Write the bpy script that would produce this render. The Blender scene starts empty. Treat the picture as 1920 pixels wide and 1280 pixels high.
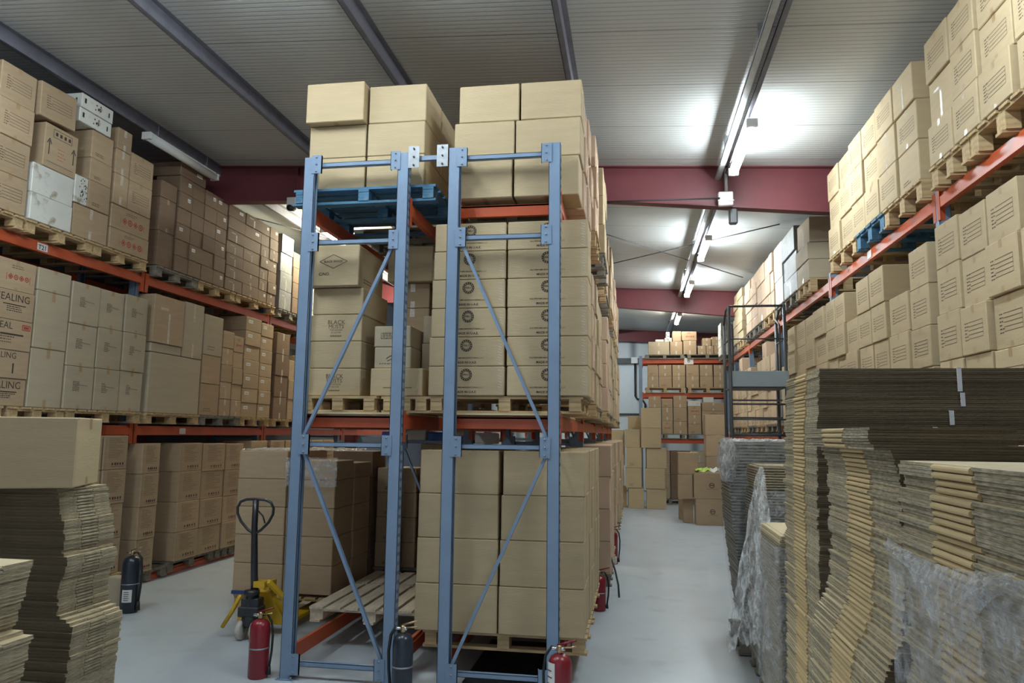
import bpy, bmesh, math, random
from mathutils import Vector, Matrix, noise
random.seed(7)
PI = math.pi
C = bpy.context.scene.collection
SC = bpy.context.scene

# ------------------------------------------------------------------ camera
def camera():
    yaw, pitch, roll = [math.radians(a) for a in (9.4714, 7.1837, 0.6763)]
    cy, sy, cp, sp, cr, sr = math.cos(yaw), math.sin(yaw), math.cos(pitch), math.sin(pitch), math.cos(roll), math.sin(roll)
    F = Vector((-sy*cp, cy*cp, sp)); r = Vector((cy, sy, 0)); u = r.cross(F)
    r2 = cr*r + sr*u; u2 = -sr*r + cr*u
    M = Matrix((r2, u2, -F)).transposed().to_4x4(); M.translation = (0, 0, 2.05)
    cd = bpy.data.cameras.new('camera'); cd.sensor_width = 36; cd.lens = 1373/1920*36
    cd.clip_end = 200; cd.clip_start = .05
    o = bpy.data.objects.new('camera', cd); C.objects.link(o); o.matrix_world = M
    SC.camera = o
camera()

# ------------------------------------------------------------------ world, view, light levels
W = bpy.data.worlds.new('World'); SC.world = W; W.use_nodes = True
bg = W.node_tree.nodes['Background']; bg.inputs[0].default_value = (.80, .88, 1, 1); bg.inputs[1].default_value = .25
SC.view_settings.view_transform = 'Standard'; SC.view_settings.look = 'None'
SC.view_settings.gamma = 1; SC.view_settings.use_curve_mapping = False
SC.view_settings.exposure = 1.12
LAMP = 52.0          # radiance of the fluorescent diffusers

# ------------------------------------------------------------------ materials
def mat(name, col, rough=.7, metal=0, var=.06, scale=6, bump=0, bscale=60, stretch=(1,1,1), emit=None, spec=.5, objvar=0.0, alpha=None, dirt=None):
    m = bpy.data.materials.new(name); m.use_nodes = True
    nt = m.node_tree; N = nt.nodes; L = nt.links; b = N['Principled BSDF']
    b.inputs['Roughness'].default_value = rough; b.inputs['Metallic'].default_value = metal
    b.inputs['Specular IOR Level'].default_value = spec
    tc = N.new('ShaderNodeTexCoord'); mp = N.new('ShaderNodeMapping'); mp.inputs['Scale'].default_value = stretch
    L.new(tc.outputs['Object'], mp.inputs['Vector'])
    no = N.new('ShaderNodeTexNoise'); no.inputs['Scale'].default_value = scale; no.inputs['Detail'].default_value = 4
    L.new(mp.outputs[0], no.inputs['Vector'])
    mr = N.new('ShaderNodeMapRange'); mr.inputs[1].default_value = .3; mr.inputs[2].default_value = .7
    mr.inputs[3].default_value = 1-var; mr.inputs[4].default_value = 1+var
    L.new(no.outputs[0], mr.inputs[0])
    hs = N.new('ShaderNodeHueSaturation'); hs.inputs['Color'].default_value = (*col, 1)
    fac = mr.outputs[0]
    if objvar:
        oi = N.new('ShaderNodeObjectInfo'); m2 = N.new('ShaderNodeMapRange')
        m2.inputs[3].default_value = 1-objvar; m2.inputs[4].default_value = 1+objvar
        L.new(oi.outputs['Random'], m2.inputs[0])
        mu = N.new('ShaderNodeMath'); mu.operation = 'MULTIPLY'; L.new(mr.outputs[0], mu.inputs[0]); L.new(m2.outputs[0], mu.inputs[1]); fac = mu.outputs[0]
    L.new(fac, hs.inputs['Value'])
    cout = hs.outputs[0]
    if dirt:
        n2 = N.new('ShaderNodeTexNoise'); n2.inputs['Scale'].default_value = dirt[1]; n2.inputs['Detail'].default_value = 6
        L.new(tc.outputs['Object'], n2.inputs['Vector'])
        r2 = N.new('ShaderNodeMapRange'); r2.inputs[1].default_value = dirt[2]; r2.inputs[2].default_value = dirt[2]+.12
        L.new(n2.outputs[0], r2.inputs[0])
        mx = N.new('ShaderNodeMix'); mx.data_type = 'RGBA'; L.new(r2.outputs[0], mx.inputs[0]); L.new(cout, mx.inputs[6]); mx.inputs[7].default_value = (*dirt[0], 1)
        cout = mx.outputs[2]
    L.new(cout, b.inputs['Base Color'])
    if bump:
        nb = N.new('ShaderNodeTexNoise'); nb.inputs['Scale'].default_value = bscale; nb.inputs['Detail'].default_value = 3
        L.new(mp.outputs[0], nb.inputs['Vector'])
        bu = N.new('ShaderNodeBump'); bu.inputs['Strength'].default_value = bump; bu.inputs['Distance'].default_value = .01
        L.new(nb.outputs[0], bu.inputs['Height']); L.new(bu.outputs[0], b.inputs['Normal'])
    if emit:
        b.inputs['Emission Color'].default_value = (*emit[0], 1); b.inputs['Emission Strength'].default_value = emit[1]
    return m
K = (.49, .355, .20)
M = {}
M['kraft'] = mat('kraft_card', (.51, .40, .245), .75, var=.05, scale=3, bump=.15, bscale=20, stretch=(1,1,6), spec=.25, objvar=.05)
M['brown'] = mat('brown_card', (.44, .325, .205), .75, var=.06, scale=4, bump=.15, bscale=20, stretch=(1,1,6), spec=.25, objvar=.08)
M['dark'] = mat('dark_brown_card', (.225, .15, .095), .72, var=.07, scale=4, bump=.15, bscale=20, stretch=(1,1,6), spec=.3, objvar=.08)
M['beige'] = mat('grey_beige_card', (.46, .39, .275), .75, var=.04, scale=3, bump=.12, bscale=20, stretch=(1,1,6), spec=.25, objvar=.05)
M['pink'] = mat('pinkish_card', (.60, .43, .30), .75, var=.05, scale=4, spec=.25, objvar=.08)
M['white'] = mat('white_card', (.72, .72, .66), .6, var=.05, scale=5, spec=.3, dirt=((.38, .33, .22), 7, .60))
M['silver'] = mat('silver_wrapped_card', (.24, .24, .235), .45, var=.12, scale=8, bump=.5, bscale=25, spec=.7)
M['tape'] = mat('brown_tape', (.40, .27, .14), .35, var=.08, scale=12, spec=.5)
M['strap'] = mat('white_strap', (.9, .9, .88), .4, var=.03)
M['shine'] = mat('glossy_clear_tape', (.62, .56, .46), .12, var=.2, scale=30, spec=.9)
M['ink'] = mat('black_ink', (.045, .035, .03), .8, var=.05)
M['inkf'] = mat('faded_ink', (.115, .075, .05), .8, var=.1)
M['red'] = mat('red_ink', (.42, .06, .03), .8, var=.1)
M['label'] = mat('white_label', (.75, .75, .72), .5, var=.03)
M['wood'] = mat('pallet_wood', (.50, .36, .19), .8, var=.22, scale=5, stretch=(1,6,6), bump=.3, bscale=14)
M['gwood'] = mat('grey_pallet_wood', (.23, .21, .17), .85, var=.25, scale=6, stretch=(1,6,6), bump=.3, bscale=14)
M['pwood'] = mat('pale_pallet_wood', (.66, .56, .42), .8, var=.15, scale=5, stretch=(6,1,6), bump=.3, bscale=14)
M['bwood'] = mat('blue_pallet_paint', (.06, .17, .28), .7, var=.25, scale=7, stretch=(1,6,6), bump=.3, bscale=14, dirt=((.26, .32, .30), 9, .62))
M['blue'] = mat('blue_rack_paint', (.20, .285, .41), .42, var=.06, scale=5, spec=.5, dirt=((.30, .33, .36), 26, .70))
M['orange'] = mat('orange_rack_paint', (.54, .10, .035), .38, var=.1, scale=4, spec=.5, dirt=((.16, .05, .03), 18, .70))
M['zinc'] = mat('galvanised_steel', (.30, .32, .34), .45, .5, var=.12, scale=20)
M['maroon'] = mat('maroon_steel_paint', (.165, .04, .047), .5, var=.08, scale=3)
M['black'] = mat('black_rubber', (.018, .018, .02), .55, var=.1)
M['bmetal'] = mat('black_painted_steel', (.022, .024, .03), .32, var=.1, spec=.6)
M['co2'] = mat('black_cylinder_paint', (.018, .026, .04), .3, var=.1, spec=.6)
M['fred'] = mat('red_cylinder_paint', (.24, .012, .022), .3, var=.06, spec=.6)
M['brass'] = mat('brass', (.50, .36, .20), .3, .9)
M['chrome'] = mat('chrome', (.7, .7, .72), .18, 1)
M['yellow'] = mat('yellow_paint', (.66, .40, .02), .4, var=.1, scale=10, dirt=((.2, .13, .03), 22, .66))
M['wheel'] = mat('cream_nylon', (.55, .52, .44), .5, var=.1)
M['dgrey'] = mat('dark_grey_steel', (.075, .08, .085), .45, var=.12, spec=.5)
M['purlin'] = mat('purlin_steel', (.19, .19, .23), .5, .3, var=.12, scale=8)
M['tray'] = mat('cable_tray_steel', (.5, .52, .54), .45, .3, var=.12, scale=8)
M['plast'] = mat('white_plastic', (.72, .73, .72), .4, var=.03)
M['lampoff'] = mat('unlit_diffuser', (.62, .63, .60), .35, var=.03)
M['lampon'] = mat('lit_diffuser', (.9, .9, .9), .4, var=0, emit=((.84, .95, 1.0), LAMP))
M['lampwarm'] = mat('lit_warm_diffuser', (.9, .9, .9), .4, var=0, emit=((1.0, .95, .70), LAMP*1.7))
M['lampdim'] = mat('weak_diffuser', (.9, .9, .9), .4, var=0, emit=((1.0, .97, .88), LAMP*.6))
M['lampstrong'] = mat('boosted_diffuser', (.9, .9, .9), .4, var=0, emit=((.92, .97, 1.0), LAMP*1.5))  # emission boosted for extra light; no fixture uses it
M['panelg'] = mat('grey_blue_panel', (.66, .73, .77), .4, var=.03, spec=.5)
M['wall'] = mat('shade_toned_side_wall', (.12, .14, .18), .5, var=.03)  # dark tone stands in for the shade in the gaps behind the loads
M['edge'] = mat('shaded_corrugated_edge', (.20, .15, .085), .9, var=.4, scale=6, stretch=(.5,.5,24), bump=.6, bscale=60, objvar=.2)  # shade of the pile fronts put into the colour, darker than the side edges
M['fold'] = mat('folded_kraft', (.60, .45, .24), .7, var=.06, scale=6, spec=.3, objvar=.14)
M['gedge'] = mat('weathered_card_edge', (.40, .335, .225), .88, var=.38, scale=16, stretch=(1.5,1.5,10), bump=.6, bscale=50, objvar=.22)
M['ftop'] = mat('flat_card_face', (.66, .55, .35), .7, var=.05, scale=4, spec=.25, objvar=.06)
M['dsheet'] = mat('grey_green_sheet_edge', (.25, .245, .205), .55, var=.25, scale=10, stretch=(1,1,8), spec=.5, objvar=.15)
M['ply'] = mat('plywood', (.62, .52, .33), .7, var=.1, scale=5)
M['ladder'] = mat('grey_blue_ladder_panel', (.30, .36, .39), .4, var=.06, spec=.5)
M['navy'] = mat('navy_crate', (.02, .06, .22), .5, var=.1)

def ribbed(name, col, axis, pitch, dark, joint=None, rough=.4, bump=.5, spec=.5):
    """metal-faced sandwich panel: fine ribs running along one axis, panel joints now and then"""
    m = mat(name, col, rough, var=.05, scale=.8, spec=spec); nt = m.node_tree; N = nt.nodes; L = nt.links; b = N['Principled BSDF']
    tc = [n for n in N if n.type == 'TEX_COORD'][0]
    sx = N.new('ShaderNodeSeparateXYZ'); L.new(tc.outputs['Object'], sx.inputs[0])
    def stripe(p, w):
        a = N.new('ShaderNodeMath'); a.operation = 'PINGPONG'; a.inputs[1].default_value = p/2; L.new(sx.outputs[axis], a.inputs[0])
        c = N.new('ShaderNodeMapRange'); c.inputs[1].default_value = 0; c.inputs[2].default_value = w; c.interpolation_type = 'SMOOTHSTEP'; L.new(a.outputs[0], c.inputs[0]); return c.outputs[0]
    s = stripe(pitch, pitch*.22)
    src = b.inputs['Base Color'].links[0].from_socket
    mx = N.new('ShaderNodeMix'); mx.data_type = 'RGBA'; mx.inputs[6].default_value = (*dark, 1); L.new(s, mx.inputs[0]); L.new(src, mx.inputs[7]); out = mx.outputs[2]
    if joint:
        j = stripe(joint, .012)
        m2 = N.new('ShaderNodeMix'); m2.data_type = 'RGBA'; m2.inputs[6].default_value = (*[c*.35 for c in col], 1); L.new(j, m2.inputs[0]); L.new(out, m2.inputs[7]); out = m2.outputs[2]
    L.new(out, b.inputs['Base Color'])
    bu = N.new('ShaderNodeBump'); bu.inputs['Strength'].default_value = bump; bu.inputs['Distance'].default_value = .01; L.new(s, bu.inputs['Height']); L.new(bu.outputs[0], b.inputs['Normal'])
    return m
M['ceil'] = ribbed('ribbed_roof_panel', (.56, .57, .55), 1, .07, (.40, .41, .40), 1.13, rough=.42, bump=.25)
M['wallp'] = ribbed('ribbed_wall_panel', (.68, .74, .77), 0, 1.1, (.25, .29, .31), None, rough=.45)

def floor_mat():
    m = mat('grey_epoxy_floor', (.49, .545, .585), .28, var=.05, scale=1.2, spec=.45, dirt=((.43, .475, .505), 2.2, .56))
    nt = m.node_tree; N = nt.nodes; L = nt.links; b = N['Principled BSDF']
    n = N.new('ShaderNodeTexNoise'); n.inputs['Scale'].default_value = 5; n.inputs['Detail'].default_value = 6
    r = N.new('ShaderNodeMapRange'); r.inputs[3].default_value = .22; r.inputs[4].default_value = .48; L.new(n.outputs[0], r.inputs[0]); L.new(r.outputs[0], b.inputs['Roughness'])
    return m
M['floor'] = floor_mat()

def film_mat(name, opac, col=(.80, .82, .84), st=(1, 1, 1)):
    m = bpy.data.materials.new(name); m.use_nodes = True; nt = m.node_tree; N = nt.nodes; L = nt.links
    b = N['Principled BSDF']; b.inputs['Base Color'].default_value = (*col, 1); b.inputs['Roughness'].default_value = .12; b.inputs['Specular IOR Level'].default_value = 1
    tr = N.new('ShaderNodeBsdfTransparent'); mx = N.new('ShaderNodeMixShader')
    tc = N.new('ShaderNodeTexCoord')
    no = N.new('ShaderNodeTexNoise'); no.inputs['Scale'].default_value = 14; no.inputs['Detail'].default_value = 6; no.inputs['Distortion'].default_value = 1.2
    fm = N.new('ShaderNodeMapping'); fm.inputs['Scale'].default_value = st; L.new(tc.outputs['Object'], fm.inputs['Vector'])
    L.new(fm.outputs[0], no.inputs['Vector'])
    r = N.new('ShaderNodeMapRange'); r.inputs[1].default_value = .35; r.inputs[2].default_value = .68; r.inputs[3].default_value = opac*.35; r.inputs[4].default_value = min(1, opac*1.7); L.new(no.outputs[0], r.inputs[0])
    L.new(r.outputs[0], mx.inputs[0]); L.new(tr.outputs[0], mx.inputs[1]); L.new(b.outputs[0], mx.inputs[2])
    n2 = N.new('ShaderNodeTexNoise'); n2.inputs['Scale'].default_value = 30; n2.inputs['Detail'].default_value = 4; n2.inputs['Distortion'].default_value = 2
    L.new(tc.outputs['Object'], n2.inputs['Vector'])
    bu = N.new('ShaderNodeBump'); bu.inputs['Strength'].default_value = 1; bu.inputs['Distance'].default_value = .02; L.new(n2.outputs[0], bu.inputs['Height']); L.new(bu.outputs[0], b.inputs['Normal'])
    out = [n for n in N if n.type == 'OUTPUT_MATERIAL'][0]; L.new(mx.outputs[0], out.inputs[0])
    return m
M['film'] = film_mat('stretch_film', .30, (.9, .92, .94))
M['filmd'] = film_mat('bunched_stretch_film', .36, (.95, .96, .95), (2.2, 2.2, .7))
M['filml'] = film_mat('thin_stretch_film', .16)

# ------------------------------------------------------------------ mesh building
class MB:
    def __init__(s): s.v = []; s.f = []; s.m = []; s.mats = []; s.sm = []
    def mi(s, m):
        if m not in s.mats: s.mats.append(m)
        return s.mats.index(m)
    def add(s, vs, fs, m, smooth=False, T=None):
        n = len(s.v); k = s.mi(m)
        s.v += [tuple(T @ Vector(v)) if T else tuple(v) for v in vs]
        s.f += [tuple(i+n for i in f) for f in fs]; s.m += [k]*len(fs); s.sm += [smooth]*len(fs)
        return s
    def box(s, x0, x1, y0, y1, z0, z1, m, T=None):
        vs = [(x, y, z) for z in (z0, z1) for y in (y0, y1) for x in (x0, x1)]
        return s.add(vs, [(0,2,3,1), (4,5,7,6), (0,1,5,4), (2,6,7,3), (0,4,6,2), (1,3,7,5)], m, False, T)
    def cbox(s, x0, x1, y0, y1, z0, z1, m, c=.005, T=None):
        """box with chamfered edges"""
        X, Y, Z = (x0, x1), (y0, y1), (z0, z1); vs = []; idx = {}
        for i in (0, 1):
            for j in (0, 1):
                for k in (0, 1):
                    sx, sy, sz = (1, -1)[i], (1, -1)[j], (1, -1)[k]
                    for a, d in (('x', (0, c, c)), ('y', (c, 0, c)), ('z', (c, c, 0))):
                        idx[(i, j, k, a)] = len(vs); vs.append((X[i]+sx*d[0], Y[j]+sy*d[1], Z[k]+sz*d[2]))
        I = idx; F = []
        for i in (0, 1): q = [I[(i,0,0,'x')], I[(i,1,0,'x')], I[(i,1,1,'x')], I[(i,0,1,'x')]]; F.append(q if i else q[::-1])
        for j in (0, 1): q = [I[(0,j,0,'y')], I[(0,j,1,'y')], I[(1,j,1,'y')], I[(1,j,0,'y')]]; F.append(q if j else q[::-1])
        for k in (0, 1): q = [I[(0,0,k,'z')], I[(1,0,k,'z')], I[(1,1,k,'z')], I[(0,1,k,'z')]]; F.append(q if k else q[::-1])
        for a in (0, 1):
            for b in (0, 1):
                F.append([I[(0,a,b,'y')], I[(1,a,b,'y')], I[(1,a,b,'z')], I[(0,a,b,'z')]])
                F.append([I[(a,0,b,'x')], I[(a,1,b,'x')], I[(a,1,b,'z')], I[(a,0,b,'z')]])
                F.append([I[(a,b,0,'x')], I[(a,b,1,'x')], I[(a,b,1,'y')], I[(a,b,0,'y')]])
                for k in (0, 1): F.append([I[(a,b,k,'x')], I[(a,b,k,'y')], I[(a,b,k,'z')]]) if k else F.append([I[(a,b,k,'x')], I[(a,b,k,'z')], I[(a,b,k,'y')]])
        return s.add(vs, F, m, False, T)
    def tube(s, pts, r, m, n=8, cap=True, T=None):
        pts = [Vector(p) for p in pts]; rs = r if isinstance(r, (list, tuple)) else [r]*len(pts)
        vs = []; up = None
        for i, p in enumerate(pts):
            d = (pts[min(i+1, len(pts)-1)] - pts[max(i-1, 0)]).normalized()
            if up is None:
                up = Vector((0, 0, 1)) if abs(d.z) < .9 else Vector((1, 0, 0))
            a = d.cross(up).normalized(); up = a.cross(d).normalized()
            for k in range(n):
                t = 2*PI*k/n; vs.append(p + rs[i]*(math.cos(t)*a + math.sin(t)*up))
        F = [(i*n+k, i*n+(k+1) % n, (i+1)*n+(k+1) % n, (i+1)*n+k) for i in range(len(pts)-1) for k in range(n)]
        if cap: F += [tuple(range(n))[::-1], tuple((len(pts)-1)*n+k for k in range(n))]
        return s.add(vs, F, m, n > 5, T)
    def lathe(s, prof, m, cx=0, cy=0, n=20, T=None):
        vs = []; F = []
        for r, z in prof:
            for k in range(n): vs.append((cx+r*math.cos(2*PI*k/n), cy+r*math.sin(2*PI*k/n), z))
        for i in range(len(prof)-1):
            for k in range(n): F.append((i*n+k, i*n+(k+1) % n, (i+1)*n+(k+1) % n, (i+1)*n+k))
        F += [tuple(range(n))[::-1], tuple((len(prof)-1)*n+k for k in range(n))]
        return s.add(vs, F, m, True, T)
    def prism(s, poly, z0, z1, m, T=None):
        n = len(poly)
        vs = [(x, y, z0) for x, y in poly]+[(x, y, z1) for x, y in poly]
        return s.add(vs, [tuple(range(n))[::-1], tuple(range(n, 2*n))]+[(i, (i+1) % n, n+(i+1) % n, n+i) for i in range(n)], m, False, T)
    def mesh(s, name):
        me = bpy.data.meshes.new(name); me.from_pydata(s.v, [], s.f)
        for m in s.mats: me.materials.append(m)
        me.polygons.foreach_set('material_index', s.m); me.polygons.foreach_set('use_smooth', s.sm)
        me.update(); return me
    def fix(s, me):
        bm = bmesh.new(); bm.from_mesh(me); bmesh.ops.recalc_face_normals(bm, faces=bm.faces); bm.to_mesh(me); bm.free(); return me
    def build(s, name, parent=None, loc=None):
        me = s.fix(s.mesh(name)); o = bpy.data.objects.new(name, me); C.objects.link(o)
        if parent: o.parent = parent
        if loc: o.location = loc
        return o
def obj(name, me, parent=None, loc=(0,0,0), rz=0):
    o = bpy.data.objects.new(name, me); C.objects.link(o); o.location = loc; o.rotation_euler[2] = rz
    if parent: o.parent = parent
    return o
def tag(o, label, cat, group=None, kind=None):
    assert 3 < len(label.split()) < 17, label
    o['label'] = label; o['category'] = cat
    if group: o['group'] = group
    if kind: o['kind'] = kind
    return o
def struct(o, label=None):
    o['kind'] = 'structure'
    if label: o['label'] = label
    return o
def thing(name, label, cat, loc=(0,0,0), rz=0, group=None):
    o = bpy.data.objects.new(name, None); C.objects.link(o); o.location = loc; o.rotation_euler[2] = rz; o.empty_display_size = .1
    return tag(o, label, cat, group)
def beam_T(a, b):
    """matrix whose local z runs from a to b"""
    a, b = Vector(a), Vector(b); d = b-a
    return Matrix.Translation(a) @ d.to_track_quat('Z', 'Y').to_matrix().to_4x4(), d.length
ONES = 'zeroth first second third fourth fifth sixth seventh eighth ninth tenth eleventh twelfth thirteenth fourteenth fifteenth sixteenth seventeenth eighteenth nineteenth'.split()
TENS = ['', '', 'twent', 'thirt', 'fort', 'fift', 'sixt', 'sevent', 'eight', 'ninet']
def nth(n):
    if n < 20: return ONES[n]
    if n >= 100: return 'hundredth' if n == 100 else 'hundred-and-'+nth(n-100)
    return TENS[n//10]+('ieth' if n % 10 == 0 else 'y-'+ONES[n % 10])

# ------------------------------------------------------------------ lettering
_tx = {}
def text_geo(t, bold=False):
    if t in _tx: return _tx[t]
    cu = bpy.data.curves.new('t', 'FONT'); cu.body = t; cu.size = 1; cu.resolution_u = 2; cu.align_x = 'CENTER'
    if bold: cu.offset = .018
    o = bpy.data.objects.new('t', cu); C.objects.link(o)
    dg = bpy.context.evaluated_depsgraph_get(); dg.update()
    me = o.evaluated_get(dg).to_mesh()
    g = ([tuple(v.co) for v in me.vertices], [tuple(p.vertices) for p in me.polygons])
    o.evaluated_get(dg).to_mesh_clear(); bpy.data.objects.remove(o); bpy.data.curves.remove(cu)
    _tx[t] = g; return g
class Face:
    """a face of a box: u runs right, v up as one looks at it"""
    def __init__(s, mb, side, w, d, h, off=.0012):
        s.mb = mb; s.h = h
        if side == '-y': s.T = Matrix(((1,0,0,0), (0,0,-1,-d/2-off), (0,1,0,h/2), (0,0,0,1))); s.w = w
        if side == '+y': s.T = Matrix(((-1,0,0,0), (0,0,1,d/2+off), (0,1,0,h/2), (0,0,0,1))); s.w = w
        if side == '+x': s.T = Matrix(((0,0,1,w/2+off), (1,0,0,0), (0,1,0,h/2), (0,0,0,1))); s.w = d
        if side == '-x': s.T = Matrix(((0,0,-1,-w/2-off), (-1,0,0,0), (0,1,0,h/2), (0,0,0,1))); s.w = d
    def rect(s, u0, u1, v0, v1, m, z=0):
        s.mb.add([(u0, v0, z), (u1, v0, z), (u1, v1, z), (u0, v1, z)], [(0,1,2,3)], m, False, s.T)
    def line(s, u0, v0, u1, v1, m, t=.003):
        d = Vector((u1-u0, v1-v0)).normalized()*t/2; n = Vector((-d.y, d.x))
        s.mb.add([(u0+n.x, v0+n.y, 0), (u0-n.x, v0-n.y, 0), (u1-n.x, v1-n.y, 0), (u1+n.x, v1+n.y, 0)], [(0,1,2,3)], m, False, s.T)
    def text(s, t, u, v, size, m, sx=1, bold=False):
        vs, fs = text_geo(t, bold)
        s.mb.add([(u+x*size*sx, v+y*size, 0) for x, y, z in vs], fs, m, False, s.T)
    def ring(s, u, v, r0, r1, m, n=28):
        vs = [(u+r*math.cos(2*PI*k/n), v+r*math.sin(2*PI*k/n), 0) for r in (r0, r1) for k in range(n)]
        s.mb.add(vs, [(k, (k+1) % n, n+(k+1) % n, n+k) for k in range(n)], m, False, s.T)

def marks(F, kind, rnd):
    w, h = F.w, F.h; tp = M['tape']
    def tabs(m=tp, k=.16):
        F.rect(-.024, .024, h/2-h*k, h/2-.004, m); F.rect(-.022, .022, -h/2+.004, -h/2+h*k*.8, m)
    def scribble(u0, u1, v0, rows, dv, m, t=.007):
        for r in range(rows):
            u = u0; e = u1-(u1-u0)*rnd.random()*.45
            while u < e:
                du = rnd.uniform(.012, .035); F.rect(u, min(u+du, e), v0-r*dv, v0-r*dv+t, m); u += du+.007
    if kind in ('form', 'formf'):
        tabs(); m = M['inkf']
        u0, u1 = -w*.34, w*.36; top = h*.16; dv = h*.085
        for r in range(5): F.line(u0+w*.14, top-r*dv, u1, top-r*dv, m, .0045)
        F.line(u1, top, u1, top-4*dv, m, .0035)
        scribble(u0, u0+w*.16, top-dv*.2, 6, dv*.82, m, .009)
    elif kind == 'dest':
        tabs(M['tape'], .12); scribble(-w*.22, w*.02, h*.14, 7, h*.035, M['ink'], .007); F.line(-w*.12, h*.08, w*.30, h*.06, M['inkf'], .005)
    elif kind == 'small':
        F.rect(w*.12, w*.34, h*.02, h*.26, M['label']); F.rect(w*.14, w*.30, h*.10, h*.13, M['inkf'], .0005)
    elif kind == 'smallt':
        F.rect(-w*.36, -w*.08, h*.06, h*.28, M['label']); F.rect(-w*.32, -w*.12, h*.15, h*.18, M['inkf'], .0005)
    elif kind == 'tape':
        tabs(M['shine'], .34)
    elif kind == 'shiny':
        F.rect(-.02, .02, -h/2+.01, h*.15, M['shine']); F.rect(-w*.3, -w*.05, h*.2, h*.26, M['shine'])
    elif kind == 'hazard':
        tabs(); m = M['red']
        for k in range(4):
            u = -w*.16+k*w*.14; r = w*.055; v = -h*.06
            if k % 2 == 0:
                for a, b in (((u-r, v), (u, v+r)), ((u, v+r), (u+r, v)), ((u+r, v), (u, v-r)), ((u, v-r), (u-r, v))): F.line(*a, *b, m, .009)
                F.rect(u-r*.4, u+r*.4, v-r*.4, v+r*.4, m)
            else:
                F.ring(u, v, r*.65, r, m, 14); F.rect(u-r*.3, u+r*.3, v-r*.3, v+r*.3, m)
        F.line(-w*.26, -h*.2, -w*.26, h*.05, m, .006); F.line(w*.34, -h*.2, w*.34, h*.05, m, .006)
        scribble(-w*.14, w*.2, h*.3, 2, h*.07, M['inkf'])
    elif kind == 'arrows':
        m = M['ink']
        for u in (-w*.36, w*.38):
            F.line(u, -h*.2, u, h*.12, m, .014); F.line(u-.03, h*.05, u, h*.17, m, .012); F.line(u+.03, h*.05, u, h*.17, m, .012)
        for a, b in (((-w*.26, h*.42), (w*.30, h*.42)), ((-w*.26, h*.24), (w*.30, h*.24)), ((-w*.26, h*.24), (-w*.26, h*.42)), ((w*.30, h*.24), (w*.30, h*.42))): F.line(*a, *b, m, .006)
        for k in range(4): F.rect(-w*.2+k*w*.13, -w*.13+k*w*.13, h*.29, h*.37, m)
        F.line(-w*.4, -h*.36, w*.4, -h*.36, m, .005); scribble(-w*.1, w*.2, 0, 4, h*.08, M['red'])
    elif kind == 'panda':
        for k in range(9): a = rnd.uniform(0, 6); F.ring(rnd.uniform(-.04, .04)*1.2, rnd.uniform(-.04, .04), 0, rnd.uniform(.006, .014), M['ink'], 8)
        F.rect(-w*.42, -w*.36, -h*.15, h*.2, M['ink']); F.rect(w*.34, w*.38, -h*.2, h*.15, M['ink'])
    elif kind == 'barcode':
        for k in range(26): F.rect(-w*.4+rnd.random()*w*.7, -w*.38+rnd.random()*w*.7, 0, 0, M['ink'])
        for k in range(40):
            u = rnd.uniform(-w*.2, w*.4); v = rnd.uniform(-h*.38, h*.4); F.rect(u, u+rnd.uniform(.006, .02), v, v+rnd.uniform(.006, .018), M['ink'])
    elif kind == 'spec':
        m = M['inkf']
        for r in range(12):
            v = h*.40-r*h*.05; e = w*(.36 if r % 3 else .2)
            scribble(-w*.30, e, v, 1, 0, m, .005)
        for k in range(5):
            u = -w*.12+k*w*.11; F.rect(u-.012, u+.012, -h*.37, -h*.37+.03, M['ink']); F.line(u-.02, -h*.41, u+.02, -h*.41, M['ink'], .005)
        F.rect(w*.02, w*.05, -h*.40, -h*.28, M['red'])
        F.line(-w/2+.03, -h/2, -w/2+.03, h/2, m, .0015)
    elif kind == 'uae':
        F.ring(0, h*.21, .034, .053, M['ink']); F.ring(0, h*.21, .029, .031, M['inkf'])
        for k in range(14):
            a = k*PI/7; u, v = .0435*math.cos(a), h*.21+.0435*math.sin(a); F.mb.add([(u-.0035, v-.005, .0006), (u+.0035, v-.005, .0006), (u+.0035, v+.005, .0006), (u-.0035, v+.005, .0006)], [(0,1,2,3)], M['kraft'], False, F.T)
        F.text('PERLY', 0, h*.19, .020, M['ink'], 1, True)
        F.text('KALI PERFUMES MANUFACTURING L.L.C', 0, -h*.24, .017, M['inkf'], 1.0, True)
        F.text('MADE IN U.A.E.', 0, -h*.41, .028, M['ink'], 1, True)
        for k in range(9): F.line(w/2-.055+(k % 2)*.006, -h*.38+k*h*.095, w/2-.02, -h*.43+k*h*.095, M['shine'], .007)
    elif kind == 'diamond':
        a, b = w*.27, h*.17; v = h*.10
        for p, q in (((-a, v), (0, v+b)), ((0, v+b), (a, v)), ((a, v), (0, v-b)), ((0, v-b), (-a, v))): F.line(*p, *q, M['ink'], .005)
        F.text('BLACK WOOD', 0, v-.010, .030, M['ink'], .9, True); F.text('C/NO.', -w*.17, -h*.24, .038, M['ink'], 1, True)
    elif kind == 'blackm':
        F.text('BLACK', 0, h*.14, .055, M['inkf'], 1.0); F.text('MUSTS', 0, -h*.02, .050, M['inkf'], 1.0); F.text('THE GOODS', 0, -h*.11, .022, M['inkf']); F.text('BY NATURE', 0, -h*.20, .018, M['inkf']); F.text('26.8x36.8x60', 0, -h*.33, .020, M['ink'], 1, True)
    elif kind == 'care':
        for k in range(3):
            u = -w*.2+k*w*.16; F.rect(u-.04, u+.03, -.02, -.016, M['ink']); F.rect(u-.04, u-.036, -.02, .03, M['ink']); scribble(u-.025, u+.025, .022, 3, .014, M['ink'], .005)
        F.line(-w*.3, h*.17, w*.38, h*.17, M['inkf'], .003)
    elif kind == 'swoosh':
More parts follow.
